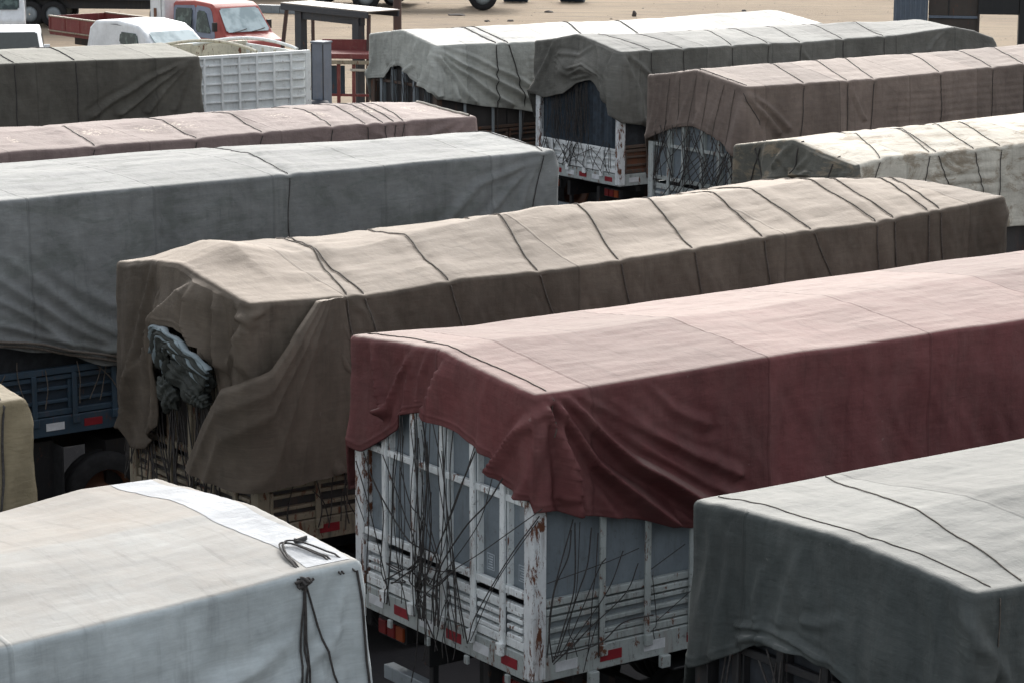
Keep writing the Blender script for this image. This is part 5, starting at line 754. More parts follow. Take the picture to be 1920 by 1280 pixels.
# pale reinforcing band sewn along the end of the roof
n = 60; vs = np.linspace(0.02, 2.38, n); us = np.linspace(-0.30, -0.015, 8); P = []
for v in vs:
    for u in us:
        p = T.top(u + 0.03 * math.sin(v * 5 + u), v); p[2] += 0.003; P.append(p)
i, j = np.meshgrid(np.arange(n - 1), np.arange(7), indexing='ij')
mesh_obj('reinforcing_band', P, np.stack([i * 8 + j, (i + 1) * 8 + j, (i + 1) * 8 + j + 1, i * 8 + j + 1], -1).reshape(-1, 4), 'silver_band', T.obj, True, [(p[0], p[1]) for p in P])
def path_side(pts, off=0.012): return [T.side(u, z) + np.array([0, -off, 0]) for u, z in pts]
kx = -0.36
def lerp(a, b, n=16): return [tuple(np.array(a) * (1 - t) + np.array(b) * t) for t in np.linspace(0, 1, n)]
for b_ in ((kx - 0.10, 2.2), (kx + 0.02, 2.1), (kx + 0.33, 2.35), (kx - 0.02, 2.2)): tube('rope', path_side(lerp((kx, 3.46), b_)), 0.0065, 'rope', T.obj)
tube('rope', path_side(lerp((-0.03, 3.45), (-0.01, 2.1))), 0.008, 'rope', T.obj)
for h, a_, b_ in ((0.10, -0.36, -0.12), (0.14, -0.36, -0.04), (0.05, -0.34, -0.1)):
    P = []
    for t in np.linspace(0, 1, 20):
        u = a_ + (b_ - a_) * t; v = 0.02 + 0.38 * math.sin(t * math.pi) ** 0.8; p = T.top(u, v); p[2] += 0.012 + h * 0.15 * math.sin(t * math.pi); P.append(p)
    P[0] = T.side(a_, 3.45) + np.array([0, -.02, 0]); P[-1] = T.side(b_, 3.45) + np.array([0, -.02, 0]); tube('rope', P, 0.006, 'rope', T.obj)
g_ = random.Random(2)
for k in range(5): 
    c = T.side(kx, 3.47) + np.array([0, -.03, 0]); tube('knot', smooth_poly([c + np.array([g_.gauss(0, .02), g_.gauss(0, .012), g_.gauss(0, .02)]) for q in range(5)], 5), 0.010, 'rope', T.obj)
p = T.top(-0.10, 0.42); q = box('buckle', p[0], p[1], p[2] + 0.02, 0.10, 0.03, 0.03, 'black_trim', T.obj, rot=(0, 0, .3))

# --- faded pink mauve at left back
s = TR['F']; Fk = truck_empty('F', 'faded pink mauve tarpaulin lorry with chalk scrawls and clustered ropes, upper left')
body(Fk, -9.6, -0.2, 2.4, -0.2, beam='chassis', panel='dark_board', rib='brown_steel', post='brown_steel', upper='cargo', corner='chassis', upper_to=2.9)
MT['pinkmauve'] = tarp_mat('pink_mauve_tarpaulin', (0.21, 0.155, 0.145), (0.43, 0.365, 0.33), 0.65, seam=1.9, crumple=0.9, writing=True)
s['ridge'] = [(-9.6, 3.66), (-1.8, 3.66), (0, 3.60)]
T = Tarp(Fk, s, MT['pinkmauve'], -9.6, -0.17, du=0.04, dv=0.045, nt=40, seed=101, flare=0.08, undul=0.02, wrinkle=1.1, bulge=0.018, fanauto=[(0, 4, 0.05)])
T.cross_ropes(0.0055)
tube('edge_cord', [T.top(-0.24, v) + np.array([0, 0, 0.012]) for v in np.linspace(0.03, 1.3, 20)], 0.016, 'strap_pale', T.obj)

# --- dark brown at left back
s = TR['G']; s['folds'] = [(p, a * .8, b * .8, c * 1.5, d * 1.6, k) for p, a, b, c, d, k in s['folds']]; Gk = truck_empty('G', 'dark olive tarpaulin lorry in front of the open white slatted body')
body(Gk, -9.6, -0.1, 2.5, -0.1, beam='chassis', panel='dark_board', rib='brown_steel', post='brown_steel', upper='cargo', corner='chassis', upper_to=2.9)
MT['olive'] = tarp_mat('olive_tarpaulin', (0.095, 0.088, 0.074), (0.36, 0.36, 0.31), 0.75, seam=1.1, crumple=0.7)
T = Tarp(Gk, s, MT['olive'], -9.6, -0.1, du=0.045, dv=0.05, nt=48, seed=111, flare=0.05, undul=0.018, wrinkle=0.9, fanauto=[(0, 5, 0.06)])
T.ropes = [(-3.3, -3.5, -3.5, 2.5), (-2.2, -2.4, -2.4, 2.5)]; T.cross_ropes(0.009)

# --- tan at the left edge
s = TR['C']; Ck = truck_empty('C', 'tan khaki tarpaulin lorry cut off by the left edge of the photo')
body(Ck, -9.6, 0, 2.4, 0, beam='chassis', panel='dark_board', rib='brown_steel', post='brown_steel', upper='cargo', corner='chassis', upper_to=2.9)
MT['tan'] = tarp_mat('tan_tarpaulin', (0.20, 0.165, 0.105), (0.40, 0.35, 0.26), 0.6, seam=1.5, crumple=1.0)
T = Tarp(Ck, s, MT['tan'], -9.6, 0.0, du=0.03, dv=0.035, nt=60, seed=121, flare=0.05, undul=0.02, wrinkle=1.2, fanauto=[(0, 5, 0.05)])
T.ropes = [(-0.5, -0.16, -0.3, 2.2)]; T.cross_ropes(0.010)

# ================================================================== white slatted lorry body, empty
s = TR['H']; Hk = empty('stake_truck', (s['o'][0], s['o'][1], 0), R(s['yaw']), label='open topped white slatted lorry body with no tarpaulin and rusty inner walls', cat='truck')
MT['white_stake'] = paint_mat('white_stake_paint', (0.86, 0.88, 0.87), 0.3, 0.15)
MT['cream_rusty'] = paint_mat('cream_rusty_paint', (0.60, 0.56, 0.45), 0.6, 0.6)
MT['stake_panel'] = paint_mat('stake_panel_paint', (0.78, 0.81, 0.81), 0.3, 0.2)
W = 2.4; a0, a1 = -5.6, 0.95; Lh = a1 - a0; um = (a0 + a1) / 2
undercarriage(Hk, a0, a1, W, a0)
box('deck', um, W / 2, 1.30, Lh, W, 0.14, 'dark_board', Hk)
for y, o, mt in ((0.0, 1, 'white_stake'), (W, -1, 'cream_rusty')):
    pn = box('side_wall', um, y + o * 0.055, 2.15, Lh - 0.1, 0.02, 1.58, 'stake_panel' if o > 0 else mt, Hk); pp = pn.location
    for k in range(18):
        u = a1 - 0.05 - k * 0.376
        if u > a0: box('stake_post', u, y - o * 0.004, 2.14, 0.045 if k else 0.12, 0.03, 1.60, mt, pn, pos_of_parent=pp)
    for k in range(9): box('rib', um, y + o * 0.024, 1.42 + k * 0.172, Lh - 0.1, 0.045, 0.035, mt, pn, pos_of_parent=pp)
    box('top_rail', um, y + o * 0.02, 2.955, Lh, 0.07, 0.06, mt, pn, pos_of_parent=pp)
for x in (a0 + .04, a1 - .04):
    pn = box('end_wall', x, W / 2, 2.15, 0.03, W - 0.14, 1.58, 'white_stake', Hk)
    for k in range(5): box('rib', x - 0.03, 0.3 + k * .45, 2.15, 0.03, 0.04, 1.5, 'cream_rusty', pn, pos_of_parent=pn.location)
P = [(a1 - 0.1 - 1.2 * (t ** 1.3), 0.3 + 1.9 * t, 2.98 + 0.16 * math.sin(t * math.pi)) for t in np.linspace(0, 1, 20)]
tube('roof_hoop', P, 0.035, 'white_stake', Hk); tube('roof_hoop', [(p[0] - .9, p[1], p[2]) for p in P], 0.03, 'cream_rusty', Hk)
# leafy green sacks heaped inside
m = NT('leafy_load'); ob = m.coord('Object'); m.set(Base_Color=m.mix(m.ramp(m.noise(ob, 6, 5, .7), .4, .6), (0.10, 0.12, 0.05), (0.42, 0.38, 0.26)), Roughness=0.9, Normal=m.bump(m.noise(ob, 14, 5, .7), 1, .1)); MT['leafy'] = m.m
nn = 60; U_, V_ = np.meshgrid(np.linspace(a0 + .1, a1 - .2, nn), np.linspace(.1, W - .1, 30), indexing='ij')
Zz = 2.35 + 0.28 * ring_noise(9, U_, V_, 2.5, 3) + 0.08 * ring_noise(10, U_, V_, 12, 12); i, j = np.meshgrid(np.arange(nn - 1), np.arange(29), indexing='ij')
tag(mesh_obj('green_load', np.stack([U_, V_, Zz], -1).reshape(-1, 3), np.stack([i * 30 + j, (i + 1) * 30 + j, (i + 1) * 30 + j + 1, i * 30 + j + 1], -1).reshape(-1, 4), 'leafy', Hk, True), kind='stuff')

# ================================================================== vehicles at the back
def car_paint(name, c, rough=0.5, dirt=0.25):
    MT[name] = paint_mat(name, c, 0.05, dirt, rough, dirtcol=(0.25, 0.2, 0.15)); MT[name].node_tree.nodes['Principled BSDF'].inputs['Coat Weight'].default_value = 0.08; return name
car_paint('faded_red', (0.33, 0.075, 0.066)); car_paint('primer_blue', (0.17, 0.20, 0.27), 0.6); car_paint('car_white', (0.68, 0.71, 0.73)); car_paint('car_grey', (0.18, 0.2, 0.22)); car_paint('bed_red', (0.17, 0.03, 0.028), 0.6, 0.5); car_paint('box_blue', (0.15, 0.18, 0.23), 0.7, .4)
m = NT('window_glass'); ob = m.coord('Object'); m.set(Base_Color=m.mix(m.ramp(m.noise(ob, 2.0, 3), .4, .6), (0.30, 0.38, 0.40), (0.50, 0.60, 0.62)), Roughness=0.12); MT['glass_sky'] = m.m
m = NT('side_glass'); ob = m.coord('Object'); m.set(Base_Color=m.mix(m.ramp(m.noise(ob, 5.0, 3), .45, .65), (0.02, 0.035, 0.035), (0.09, 0.13, 0.12)), Roughness=0.1); MT['glass_side'] = m.m
def shell(name, prof, w, belt, tumble, mat, parent, bev=0.05, y0=0.0):
    """car body: side outline swept across the width, leaning in above the belt line"""
    bm = bmesh.new(); sides = []
    def off(z): return max(0, z - belt) * tumble
    for sgn_ in (0, 1):
        sides.append([bm.verts.new((x, (off(z) if sgn_ == 0 else w - off(z)) + y0, z)) for x, z in prof])
    n = len(prof)
    bm.faces.new(sides[0]); bm.faces.new(list(reversed(sides[1])))
    for k in range(n): bm.faces.new((sides[0][k], sides[1][k], sides[1][(k + 1) % n], sides[0][(k + 1) % n]))
    bmesh.ops.recalc_face_normals(bm, faces=bm.faces)
    bmesh.ops.bevel(bm, geom=list(bm.edges), offset=bev, segments=3, affect='EDGES', profile=0.6, clamp_overlap=True)
    bmesh.ops.triangulate(bm, faces=[f for f in bm.faces if len(f.verts) > 4])
    me = bpy.data.meshes.new(name); bm.to_mesh(me); bm.free()
    for p in me.polygons: p.use_smooth = True
    me.materials.append(sm(mat)); return link(bpy.data.objects.new(name, me), parent)
def pane(name, pts, mat, parent, thick=0.012, frame=None):
    """a flat pane with thickness from 4 or more corner points"""
    P = [Vector(p) for p in pts]; n = (P[1] - P[0]).cross(P[2] - P[1]).normalized(); c = sum(P, Vector()) / len(P)
    bm = bmesh.new(); a = [bm.verts.new(p + n * thick) for p in P]; b = [bm.verts.new(p - n * thick) for p in P]; k = len(P)
    bm.faces.new(a); bm.faces.new(list(reversed(b)))
    for i in range(k): bm.faces.new((a[i], b[i], b[(i + 1) % k], a[(i + 1) % k]))
    bmesh.ops.recalc_face_normals(bm, faces=bm.faces)
    ve = [e for e in bm.edges if any(v in a for v in e.verts) and any(v in b for v in e.verts)]
    bmesh.ops.bevel(bm, geom=ve, offset=0.05, segments=3, affect='EDGES', clamp_overlap=True)
    me = bpy.data.meshes.new(name); bm.to_mesh(me); bm.free(); me.materials.append(sm(mat)); return link(bpy.data.objects.new(name, me), parent)
def vwheel(t, x, y, r=0.32, w=0.2):
    prof = [(r * .6, -w / 2), (r * .9, -w / 2), (r, -w / 4), (r, w / 4), (r * .9, w / 2), (r * .6, w / 2)]
    o = lathe('wheel', prof, 'rubber', t, 24); o.location = (x, y, r); q = lathe('rim', [(0.02, -w * .45), (r * .3, -w * .5), (r * .62, -w * .3), (r * .62, w * .3)], 'gate_grey', o, 20); return o
MT['faded_red'].node_tree.nodes['Principled BSDF'].inputs['Specular IOR Level'].default_value = 0.15
# red crew cab lorry
MT['glass_dark'].node_tree.nodes['Principled BSDF'].inputs['Specular IOR Level'].default_value = 0.15
rt_ = empty('crew_cab_truck', (-9.4, 72.5, 0), R(-50), label='faded red and primer blue crew cab lorry with long low red bed, at upper left', cat='truck')
RW = 1.62
def side_p(x, z, belt=1.35, tumble=0.13, y=-0.006): return (x, max(0, z - belt) * tumble + y, z)
prof = [(0, 0.55), (0, 2.1), (0.1, 2.17), (1.0, 2.24), (1.85, 2.2), (2.05, 2.1), (2.6, 1.42), (3.05, 1.25), (3.15, 1.05), (3.17, 0.6)]
shell('cab_body', prof, RW, 1.35, 0.13, 'faded_red', rt_, 0.05)
def skin(name, pts, mat): return pane(name, [side_p(x, z, y=-0.004) for x, z in pts], mat, rt_, 0.006)
skin('rear_door', [(0.06, 0.62), (0.06, 2.06), (1.12, 2.12), (1.12, 0.62)], 'primer_blue')
skin('front_door_top', [(1.15, 1.28), (1.15, 2.12), (1.75, 2.1), (1.9, 2.05), (2.02, 1.8), (2.2, 1.28)], 'primer_blue')
def spane(name, pts, mat): return pane(name, [side_p(x, z, y=-0.016) for x, z in pts], mat, rt_, 0.008)
spane('rear_side_window', [(0.22, 1.47), (0.2, 2.0), (1.0, 2.03), (1.0, 1.45)], 'glass_side'); spane('front_side_window', [(1.26, 1.42), (1.26, 2.0), (1.66, 1.98), (2.0, 1.42)], 'glass_side')
for x in (0.15, 1.2): box('door_handle', x + .06, -0.02, 1.22, 0.14, 0.03, 0.03, 'black_trim', rt_)
box('door_gap', 1.135, -0.012, 1.2, 0.02, 0.012, 1.1, 'black_trim', rt_)
def wsp(f, g, up_=0.016):   # point on the windscreen, f across 0..1, g up 0..1
    x = 2.62 - 0.56 * g; z = 1.42 + 0.68 * g; i_ = max(0, z - 1.35) * .13; y = i_ + 0.1 + (RW - 2 * i_ - 0.2) * f; return (x + up_ * .77, y, z + up_ * .64)
pane('windscreen', [wsp(0, .06), wsp(1, .06), wsp(1, .95), wsp(0, .95)], 'glass_sky', rt_, 0.008)
for f in (0.12, 0.55): tube('wiper', [wsp(f, 0.03, .05), wsp(f + 0.18, 0.08, .05), wsp(f + 0.34, 0.14, .05)], 0.012, 'black_trim', rt_)
for y in (-0.12, RW + 0.02): box('mirror', 2.35, y, 1.62, 0.07, 0.14, 0.24, 'black_trim', rt_)
box('bumper', 3.17, RW / 2, 0.62, 0.14, RW + 0.04, 0.24, 'black_trim', rt_)
for y in (0.22, RW - 0.22): box('headlight', 3.135, y, 0.95, 0.07, 0.3, 0.16, 'glass_sky', rt_)
box('grille', 3.15, RW / 2, 0.95, 0.05, 0.7, 0.14, 'black_trim', rt_)
for x in (2.55, -3.9):
    for y in (0.1, RW - 0.1): vwheel(rt_, x, y, 0.36)
box('chassis_rail', -2.6, RW / 2, 0.62, 6.6, 0.7, 0.2, 'chassis', rt_); bd = box('bed_floor', -3.3, RW / 2, 0.86, 6.0, 1.9, 0.08, 'bed_red', rt_)
for y in (-0.14, RW + 0.14):
    b_ = box('bed_side', -3.3, y, 1.12, 6.0, 0.05, 0.46, 'bed_red', rt_); pp = b_.location
    box('top_rail', -3.3, y, 1.36, 6.0, 0.09, 0.04, 'cream', b_, pos_of_parent=pp)
    box('lower_rail', -3.3, y - .03, 0.94, 6.0, 0.06, 0.04, 'cream', b_, pos_of_parent=pp)
    for k in range(8): box('rib', -6.2 + k * 0.82, y - 0.03 if y < 0 else y + .03, 1.12, 0.06, 0.03, 0.42, 'bed_red', b_, pos_of_parent=pp)
box('bed_tail', -6.3, RW / 2, 1.12, 0.05, 1.9, 0.46, 'bed_red', rt_)
cb = box('white_cabinet', -0.62, 0.28, 1.75, 0.72, 0.6, 1.15, 'car_white', rt_); pp = cb.location
box('rusty_vent', -0.72, -0.03, 1.72, 0.13, 0.02, 0.42, 'rust', cb, pos_of_parent=pp); box('door_gap', -0.42, -0.025, 1.75, 0.015, 0.012, 1.1, 'black_trim', cb, pos_of_parent=pp)
# white van
vn = empty('white_van', (-11.35, 70.0, 0), R(-50), label='small white van with rounded roof, just behind the dark olive tarpaulin', cat='van')
prof = [(0, 0.5), (0.0, 1.0), (0.12, 1.5), (0.35, 1.66), (1.3, 1.72), (2.2, 1.66), (2.5, 1.52), (3.15, 1.1), (3.7, 0.95), (3.85, 0.7), (3.85, 0.45)]
vn.scale = (1.1, 1.1, 1.13)
shell('van_body', prof, 1.55, 1.15, 0.16, 'car_white', vn, 0.09)
sp2 = lambda x, z: (x, max(0, z - 1.15) * .16 - 0.004, z)
pane('side_window', [sp2(1.55, 1.2), sp2(1.55, 1.47), sp2(2.25, 1.47), sp2(2.38, 1.2)], 'glass_side', vn, 0.012)
wv = lambda f, g: (3.15 - .63 * g + .01, .14 + (1.55 - .28) * f + (.04 - .08 * f) * g, 1.1 + .42 * g + .018)
pane('windscreen', [wv(0, .06), wv(1, .06), wv(1, .93), wv(0, .93)], 'glass_sky', vn, 0.012)
tube('roof_gutter', [(0.4, 0.10, 1.58), (1.3, .09, 1.62), (2.3, .1, 1.55)], 0.014, 'car_grey', vn)
for y in (-.08, 1.63): box('mirror', 2.75, y, 1.2, .08, .14, .12, 'black_trim', vn)
for x in (0.75, 3.1):
    for y in (0.1, 1.45): vwheel(vn, x, y, 0.29, .18)
# white car at the edge
cr_ = empty('parked_car', (-14.67, 72.8, 0), R(-80), label='white roofed car with dark windscreen at the left edge, before a white cab', cat='car')
prof = [(0, .45), (0, 1.0), (0.25, 1.42), (0.6, 1.52), (1.6, 1.55), (2.1, 1.48), (2.95, 1.0), (3.8, .86), (3.95, .7), (3.95, .4)]
shell('car_body', prof, 1.7, 1.0, 0.18, 'car_white', cr_, 0.08)
wv = lambda f, g: (2.95 - .80 * g + .012, .10 + 1.5 * f + (.08 - .16 * f) * g, 1.0 + .45 * g + .022)
pane('windscreen', [wv(0, .04), wv(1, .04), wv(1, .93), wv(0, .93)], 'glass_dark', cr_, 0.012)
sp3 = lambda x, z: (x, max(0, z - 1.0) * .18 - 0.004, z)
pane('side_window', [sp3(.5, 1.05), sp3(.6, 1.4), sp3(1.9, 1.4), sp3(2.5, 1.05)], 'glass_side', cr_, 0.012)
sp3 = lambda x, z: (x, 1.7 - max(0, z - 1.0) * .18 + 0.004, z)
pane('side_window', [sp3(.5, 1.05), sp3(.6, 1.4), sp3(1.9, 1.4), sp3(2.5, 1.05)], 'glass_side', cr_, 0.012)
for y in (-.08, 1.78): box('mirror', 2.5, y, 1.08, .09, .16, .13, 'car_white', cr_)
for x in (0.8, 3.1):
    for y in (0.1, 1.6): vwheel(cr_, x, y, 0.31, .18)
# white cab behind it
wc = empty('white_cab_truck', (-16.4, 79.0, 0), R(-80), label='white lorry cab with teal windscreen at the top left edge, behind the white car', cat='truck')
prof = [(-0.2, .6), (-0.2, 2.4), (1.2, 2.45), (1.65, 1.45), (1.85, 1.2), (1.85, .5)]
shell('cab_body', prof, 1.8, 1.4, .06, 'car_white', wc, 0.06)
wv = lambda f, g: (1.65 - .42 * g + .012, .16 + 1.48 * f, 1.48 + .88 * g + .02); pane('windscreen', [wv(0, 0), wv(1, 0), wv(1, .95), wv(0, .95)], 'glass_side', wc, 0.012)
box('bumper', 1.88, .9, .5, .16, 1.8, .24, 'car_white', wc); box('cargo_box', -2.0, .9, 1.5, 3.4, 1.8, 1.3, 'car_grey', wc)
for x in (1.1, -2.6):
    for y in (0.1, 1.7): vwheel(wc, x, y, 0.36)
# blue grey box lorry behind
bt = empty('box_truck', (-15.6, 88.5, 0), R(-4), label='blue grey panelled box lorry seen low behind the red bed', cat='truck')
b_ = box('cargo_box', 1.6, 1.0, 2.0, 6.4, 2.0, 2.1, 'box_blue', bt); pp = b_.location
for k in range(9): box('panel_rib', -1.5 + k * .8, -0.012, 2.0, .05, .03, 2.0, 'box_blue', b_, pos_of_parent=pp)
for z in (1.02, 1.3): box('panel_rail', 1.6, -0.015, z, 6.3, .03, .05, 'car_grey', b_, pos_of_parent=pp)
box('chassis_rail', 1.6, 1.0, 0.78, 6.4, 1.4, 0.3, 'chassis', bt)
for x in (-.6, .2, 3.9):
    for y in (0.15, 1.8): vwheel(bt, x, y, 0.45, .26)
# lorry of which only a rear wheel and chassis show at the top
tt = empty('flatbed_truck', (-1.75, 96.2, 0), R(4), label='lorry showing only its big dark wheel at the top edge, left of centre', cat='truck')
for x in (0.65, -3.6):
    for y in (0.15, 2.2): vwheel(tt, x, y, 0.52, .3)
box('chassis_rail', -1.5, 1.2, 1.0, 6.5, 1.0, .3, 'chassis', tt); box('deck', -1.5, 1.2, 1.3, 7, 2.4, .12, 'brown_steel', tt); box('mudflap', 0.05, .15, .7, .03, .4, .6, 'rubber', tt)
for k, (x, y, r_, lab) in enumerate(((0.1, 100.3, .36, 'blue drum lying at the top edge, nearest the big wheel'), (2.25, 100.4, .44, 'long blue drum lying at the top edge, farther right'))):
    d_ = empty('steel_drum', (x, y, r_), R(-8 - 6 * k), label=lab, cat='drum', group='blue drums at the top edge')
    MT.setdefault('drum_blue', paint_mat('drum_blue', (0.035, 0.06, 0.10), .2, .4))
    q = lathe('drum_shell', [(0.001, -.45), (r_ - .02, -.45), (r_, -.43), (r_ - .01, -.4), (r_ - .01, -.16), (r_ + .01, -.14), (r_ - .01, -.12), (r_ - .01, .12), (r_ + .01, .14), (r_ - .01, .16), (r_ - .01, .4), (r_, .43), (r_ - .02, .45), (.001, .45)], 'drum_blue', d_); q.rotation_euler = (0, 0, R(90))
    box('bung', .46, 0, r_ * .5, .02, .06, .06, 'black_trim', d_)
# grey car partly out of frame beyond the shelter
gc = empty('parked_car', (-7.9, 98.6, 0), R(-6), label='grey car with only its lower body showing above the shelter', cat='car')
prof = [(0, .3), (0, .95), (.6, 1.0), (1.1, 1.42), (2.6, 1.45), (3.3, 1.0), (4.1, .85), (4.2, .3)]
shell('car_body', prof, 1.7, .95, .2, 'car_grey', gc, .08); box('bumper', 4.2, .85, .4, .15, 1.6, .2, 'gate_grey', gc)
for x in (.8, 3.4):
    for y in (0.08, 1.62): vwheel(gc, x, y, 0.31, .18)

# ================================================================== shelter, pole, cabinet, frame, gatehouse
MT['shed_dark'] = paint_mat('weathered_dark_steel', (0.028, 0.034, 0.045), .3, .4); MT['shed_top'] = paint_mat('dusty_roof_sheet', (0.26, 0.23, 0.20), .3, .5); MT['pole_brown'] = paint_mat('brown_pole_paint', (0.065, 0.035, 0.03), .4, .4)
sh = empty('metal_shelter', (-5.75, 67.45, 0), R(-48.5), label='low open shelter of dark steel with dusty flat roof on leaning posts', cat='shelter')
box('roof_sheet', 1.75, .3, 2.53, 3.6, 1.0, .03, 'shed_top', sh); box('fascia', 1.75, -.19, 2.44, 3.56, .05, .15, 'shed_dark', sh); box('fascia', 1.75, .78, 2.44, 3.56, .05, .15, 'shed_dark', sh)
box('cross_beam', 1.8, .0, 2.26, 2.6, .12, .2, 'shed_dark', sh)
for x in (.55, 2.9): box('post', x, .0, 1.18, .26, .2, 2.36, 'shed_dark', sh)
bar('leaning_post', (0.12, -.1, 2.5), (-0.12, -.3, 0), .09, 'pole_brown', sh); bar('leaning_post', (3.45, -.1, 2.45), (3.5, -.2, 0), .08, 'pole_brown', sh); bar('leaning_post', (2.0, .72, 2.45), (2.02, .72, 0), .08, 'pole_brown', sh)
bar('leaning_post', (.1, .72, 2.45), (.1, .72, 0), .07, 'pole_brown', sh)
po = empty('utility_pole', (-3.55, 81.0, 0), 0, label='tall brown pole rising out of frame beside the shelter', cat='pole')
lathe('shaft', [(0.13, 0), (0.125, 4), (0.11, 9), (0.001, 9.01)], 'pole_brown', po, 20, axis='Z'); box('base_plate', 0, 0, .02, .4, .4, .04, 'rust', po)
gb = empty('grey_cabinet', (-4.45, 61.2, 0), R(-30), label='narrow dark grey metal cabinet standing at the end of the white slatted body', cat='cabinet')
box('cabinet_body', 0, 0, 1.15, .34, .34, 1.9, 'box_blue', gb); box('lid', 0, 0, 2.12, .38, .38, .04, 'box_blue', gb)
for x in (-.16, .16): box('corner_strip', x, -.175, 1.15, .03, .02, 1.86, 'shed_dark', gb)
lathe('round_base', [(0.001, .8), (.2, .8), (.28, .7), (.3, .1), (.3, 0)], 'shed_dark', gb, 20, axis='Z').location = (.12, -.3, 0)
rf = empty('steel_frame_cart', (-4.5, 63.2, 0), R(-6), label='red brown steel frame with pale top bar between the cabinet and the pale tarpaulin', cat='cart')
box('tray', .9, 1.1, 1.55, 2.6, 1.5, .06, 'bed_red', rf); box('tray_side', .9, 1.85, 1.68, 2.6, .04, .3, 'bed_red', rf); box('tray_side', .9, .36, 1.56, 2.6, .04, .12, 'bed_red', rf)
box('pale_bar', .8, .3, 1.42, 2.4, .05, .09, 'cream', rf); box('pale_bar', 1.1, .28, 1.24, 1.1, .04, .06, 'strap_pale', rf); box('pale_bracket', 1.0, .26, 1.2, .06, .04, .3, 'strap_pale', rf)
for x in (-.3, .25, .62, 1.3, 2.1): box('leg', x, .4, .7, .08, .08, 1.4, 'bed_red', rf)
for z in (.35, .62): box('brace', .9, .4, z, 2.4, .05, .06, 'bed_red', rf)
box('blue_panel', .1, .7, .95, .5, .03, .7, 'blue', rf); box('blue_panel', 1.4, .75, .9, .4, .03, .8, 'blue_dark', rf)
lathe('headlamp', [(0.001, -.03), (.08, -.02), (.09, .03), (.07, .08), (.001, .1)], 'strap_pale', rf, 16).location = (-.28, .3, 1.15)

gh = empty('gatehouse', (8.93, 62.3, 0), R(-8), label='dark gatehouse wall with blue grey ribbed pier and an opening onto the sand', cat='building')
MT['pier'] = paint_mat('pier_sheet', (0.12, 0.15, 0.19), .15, .5); MT['wall_brown'] = paint_mat('dark_brown_wall', (0.05, 0.038, 0.03), .3, .5); MT['black_wall'] = paint_mat('black_lintel', (0.01, 0.01, 0.011), .05, .3)
p_ = box('pier', .42, .2, 2.4, .8, .4, 4.8, 'pier', gh); pp = p_.location
for k in range(7): box('rib', .07 + k * .115, -.012, 2.4, .045, .03, 4.7, 'pier', p_, pos_of_parent=pp)
box('wall', 1.41, .25, 1.32, 1.14, .3, 2.64, 'wall_brown', gh); box('wall', 1.41, .25, 3.75, 1.14, .3, 2.1, 'wall_brown', gh); box('string_course', 1.41, .08, 2.67, 1.14, .06, .06, 'pier', gh)
for x in (1.3,): box('panel_joint', x, .09, 3.75, .03, .02, 2.1, 'black_wall', gh)
box('lintel', 2.45, .5, 3.75, .94, 1.0, 2.0, 'black_wall', gh); box('pier', 3.35, .3, 2.4, .84, .5, 4.8, 'black_wall', gh)
box('jamb', 2.0, .2, 1.38, .05, .36, 2.76, 'wall_brown', gh)
kb = empty('concrete_kerb', (-9.2, 95.2, 0), R(-22), label='long low grey concrete kerb on the sand beyond the red cab', cat='kerb')
for k in range(4): box('kerb_block', .5 + k * .92, 0, .14, .9, .3, .28, 'gate_grey', kb)
wl = empty('pink_wall', (-12.2, 101.5, 0), R(-3), label='pale pinkish wall with thin posts at the top edge, behind the red cab', cat='wall')
MT['pinkwall'] = plain_mat('pink_render', (0.45, 0.36, 0.33), .9); box('wall', 2.0, 0, 1.0, 4.6, .2, 2.0, 'pinkwall', wl)
for k in range(7): box('post', .0 + k * .66, -.13, 1.0, .07, .06, 2.0, 'gate_grey', wl)
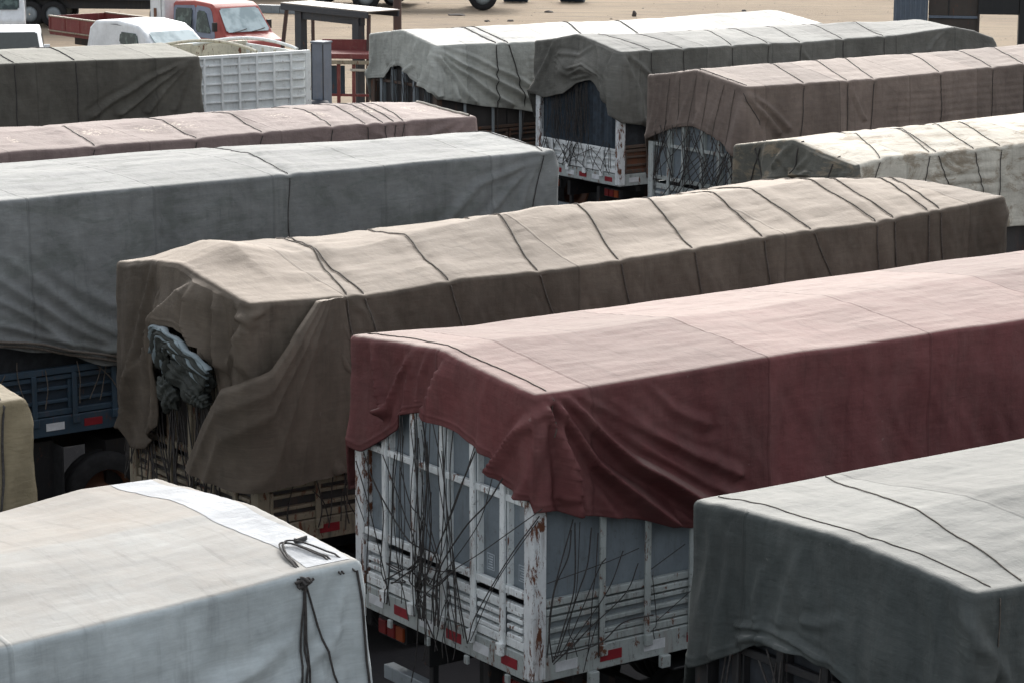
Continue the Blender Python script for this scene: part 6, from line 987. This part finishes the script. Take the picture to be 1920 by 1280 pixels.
# stones and scraps on the sand
gs = random.Random(12)
def stone(x, y, sx, sy, sz, mat, lab, cat='stone', name='stone', grp='scattered lumps on the sand'):
    bm = bmesh.new(); bmesh.ops.create_icosphere(bm, subdivisions=2, radius=1)
    for v in bm.verts: v.co *= 1 + gs.uniform(-.22, .22); v.co = Vector((v.co.x * sx, v.co.y * sy, max(-.2, v.co.z) * sz))
    me = bpy.data.meshes.new(name); bm.to_mesh(me); bm.free(); me.materials.append(sm(mat)); o = link(bpy.data.objects.new(name, me)); o.location = (x, y, sz * .2); tag(o, lab, cat, grp)
MT['dark_stone'] = plain_mat('dark_lump', (0.07, 0.06, 0.055), .9)
for x, y, sx, sz, lab in ((1.28, 95.6, .16, .06, 'flat dark scrap on the sand above the pale tarpaulin'), (4.3, 94.1, .09, .16, 'small dark upright lump on the sand behind the pale tarpaulin'), (8.4, 96.4, .1, .06, 'tiny dark speck on the sand, left of the far dark stone'), (10.4, 88.0, .13, .09, 'dark stone on the sand behind the grey green tarpaulin'), (-2.0, 94.2, .34, .05, 'long dark clod on the sand below the big wheel'), (-.9, 91.6, .1, .05, 'small clod at the edge of the pale tarpaulin, left one'), (-0.1, 91.8, .12, .05, 'small clod at the edge of the pale tarpaulin, right one'), (-7.4, 78.5, .3, .06, 'dark clod on the sand under the shelter roof')):
    stone(x, y, sx, sx * .7, sz, 'dark_stone', lab)
# dry weeds and grit scattered on the sand: nobody could count them
VV, FF = [], []
for k in range(700):
    x = gs.uniform(-16, 18); y = gs.uniform(64, 104); a = gs.uniform(0, 6.28); l = gs.uniform(.015, .045) * (1 + (gs.random() < .1)); n0 = len(VV)
    for q in range(3): VV.append((x + l * math.cos(a + q * 2.1), y + l * math.sin(a + q * 2.1), 0.0))
    VV.append((x, y, l * .7)); FF += [(n0, n0 + 1, n0 + 3), (n0 + 1, n0 + 2, n0 + 3), (n0 + 2, n0, n0 + 3)]
tag(mesh_obj('grit', VV, np.array(FF), plain_mat('grit_stone', (0.20, 0.165, 0.13), .9)), 'fine grit and pebbles scattered over the sand', 'gravel', kind='stuff')
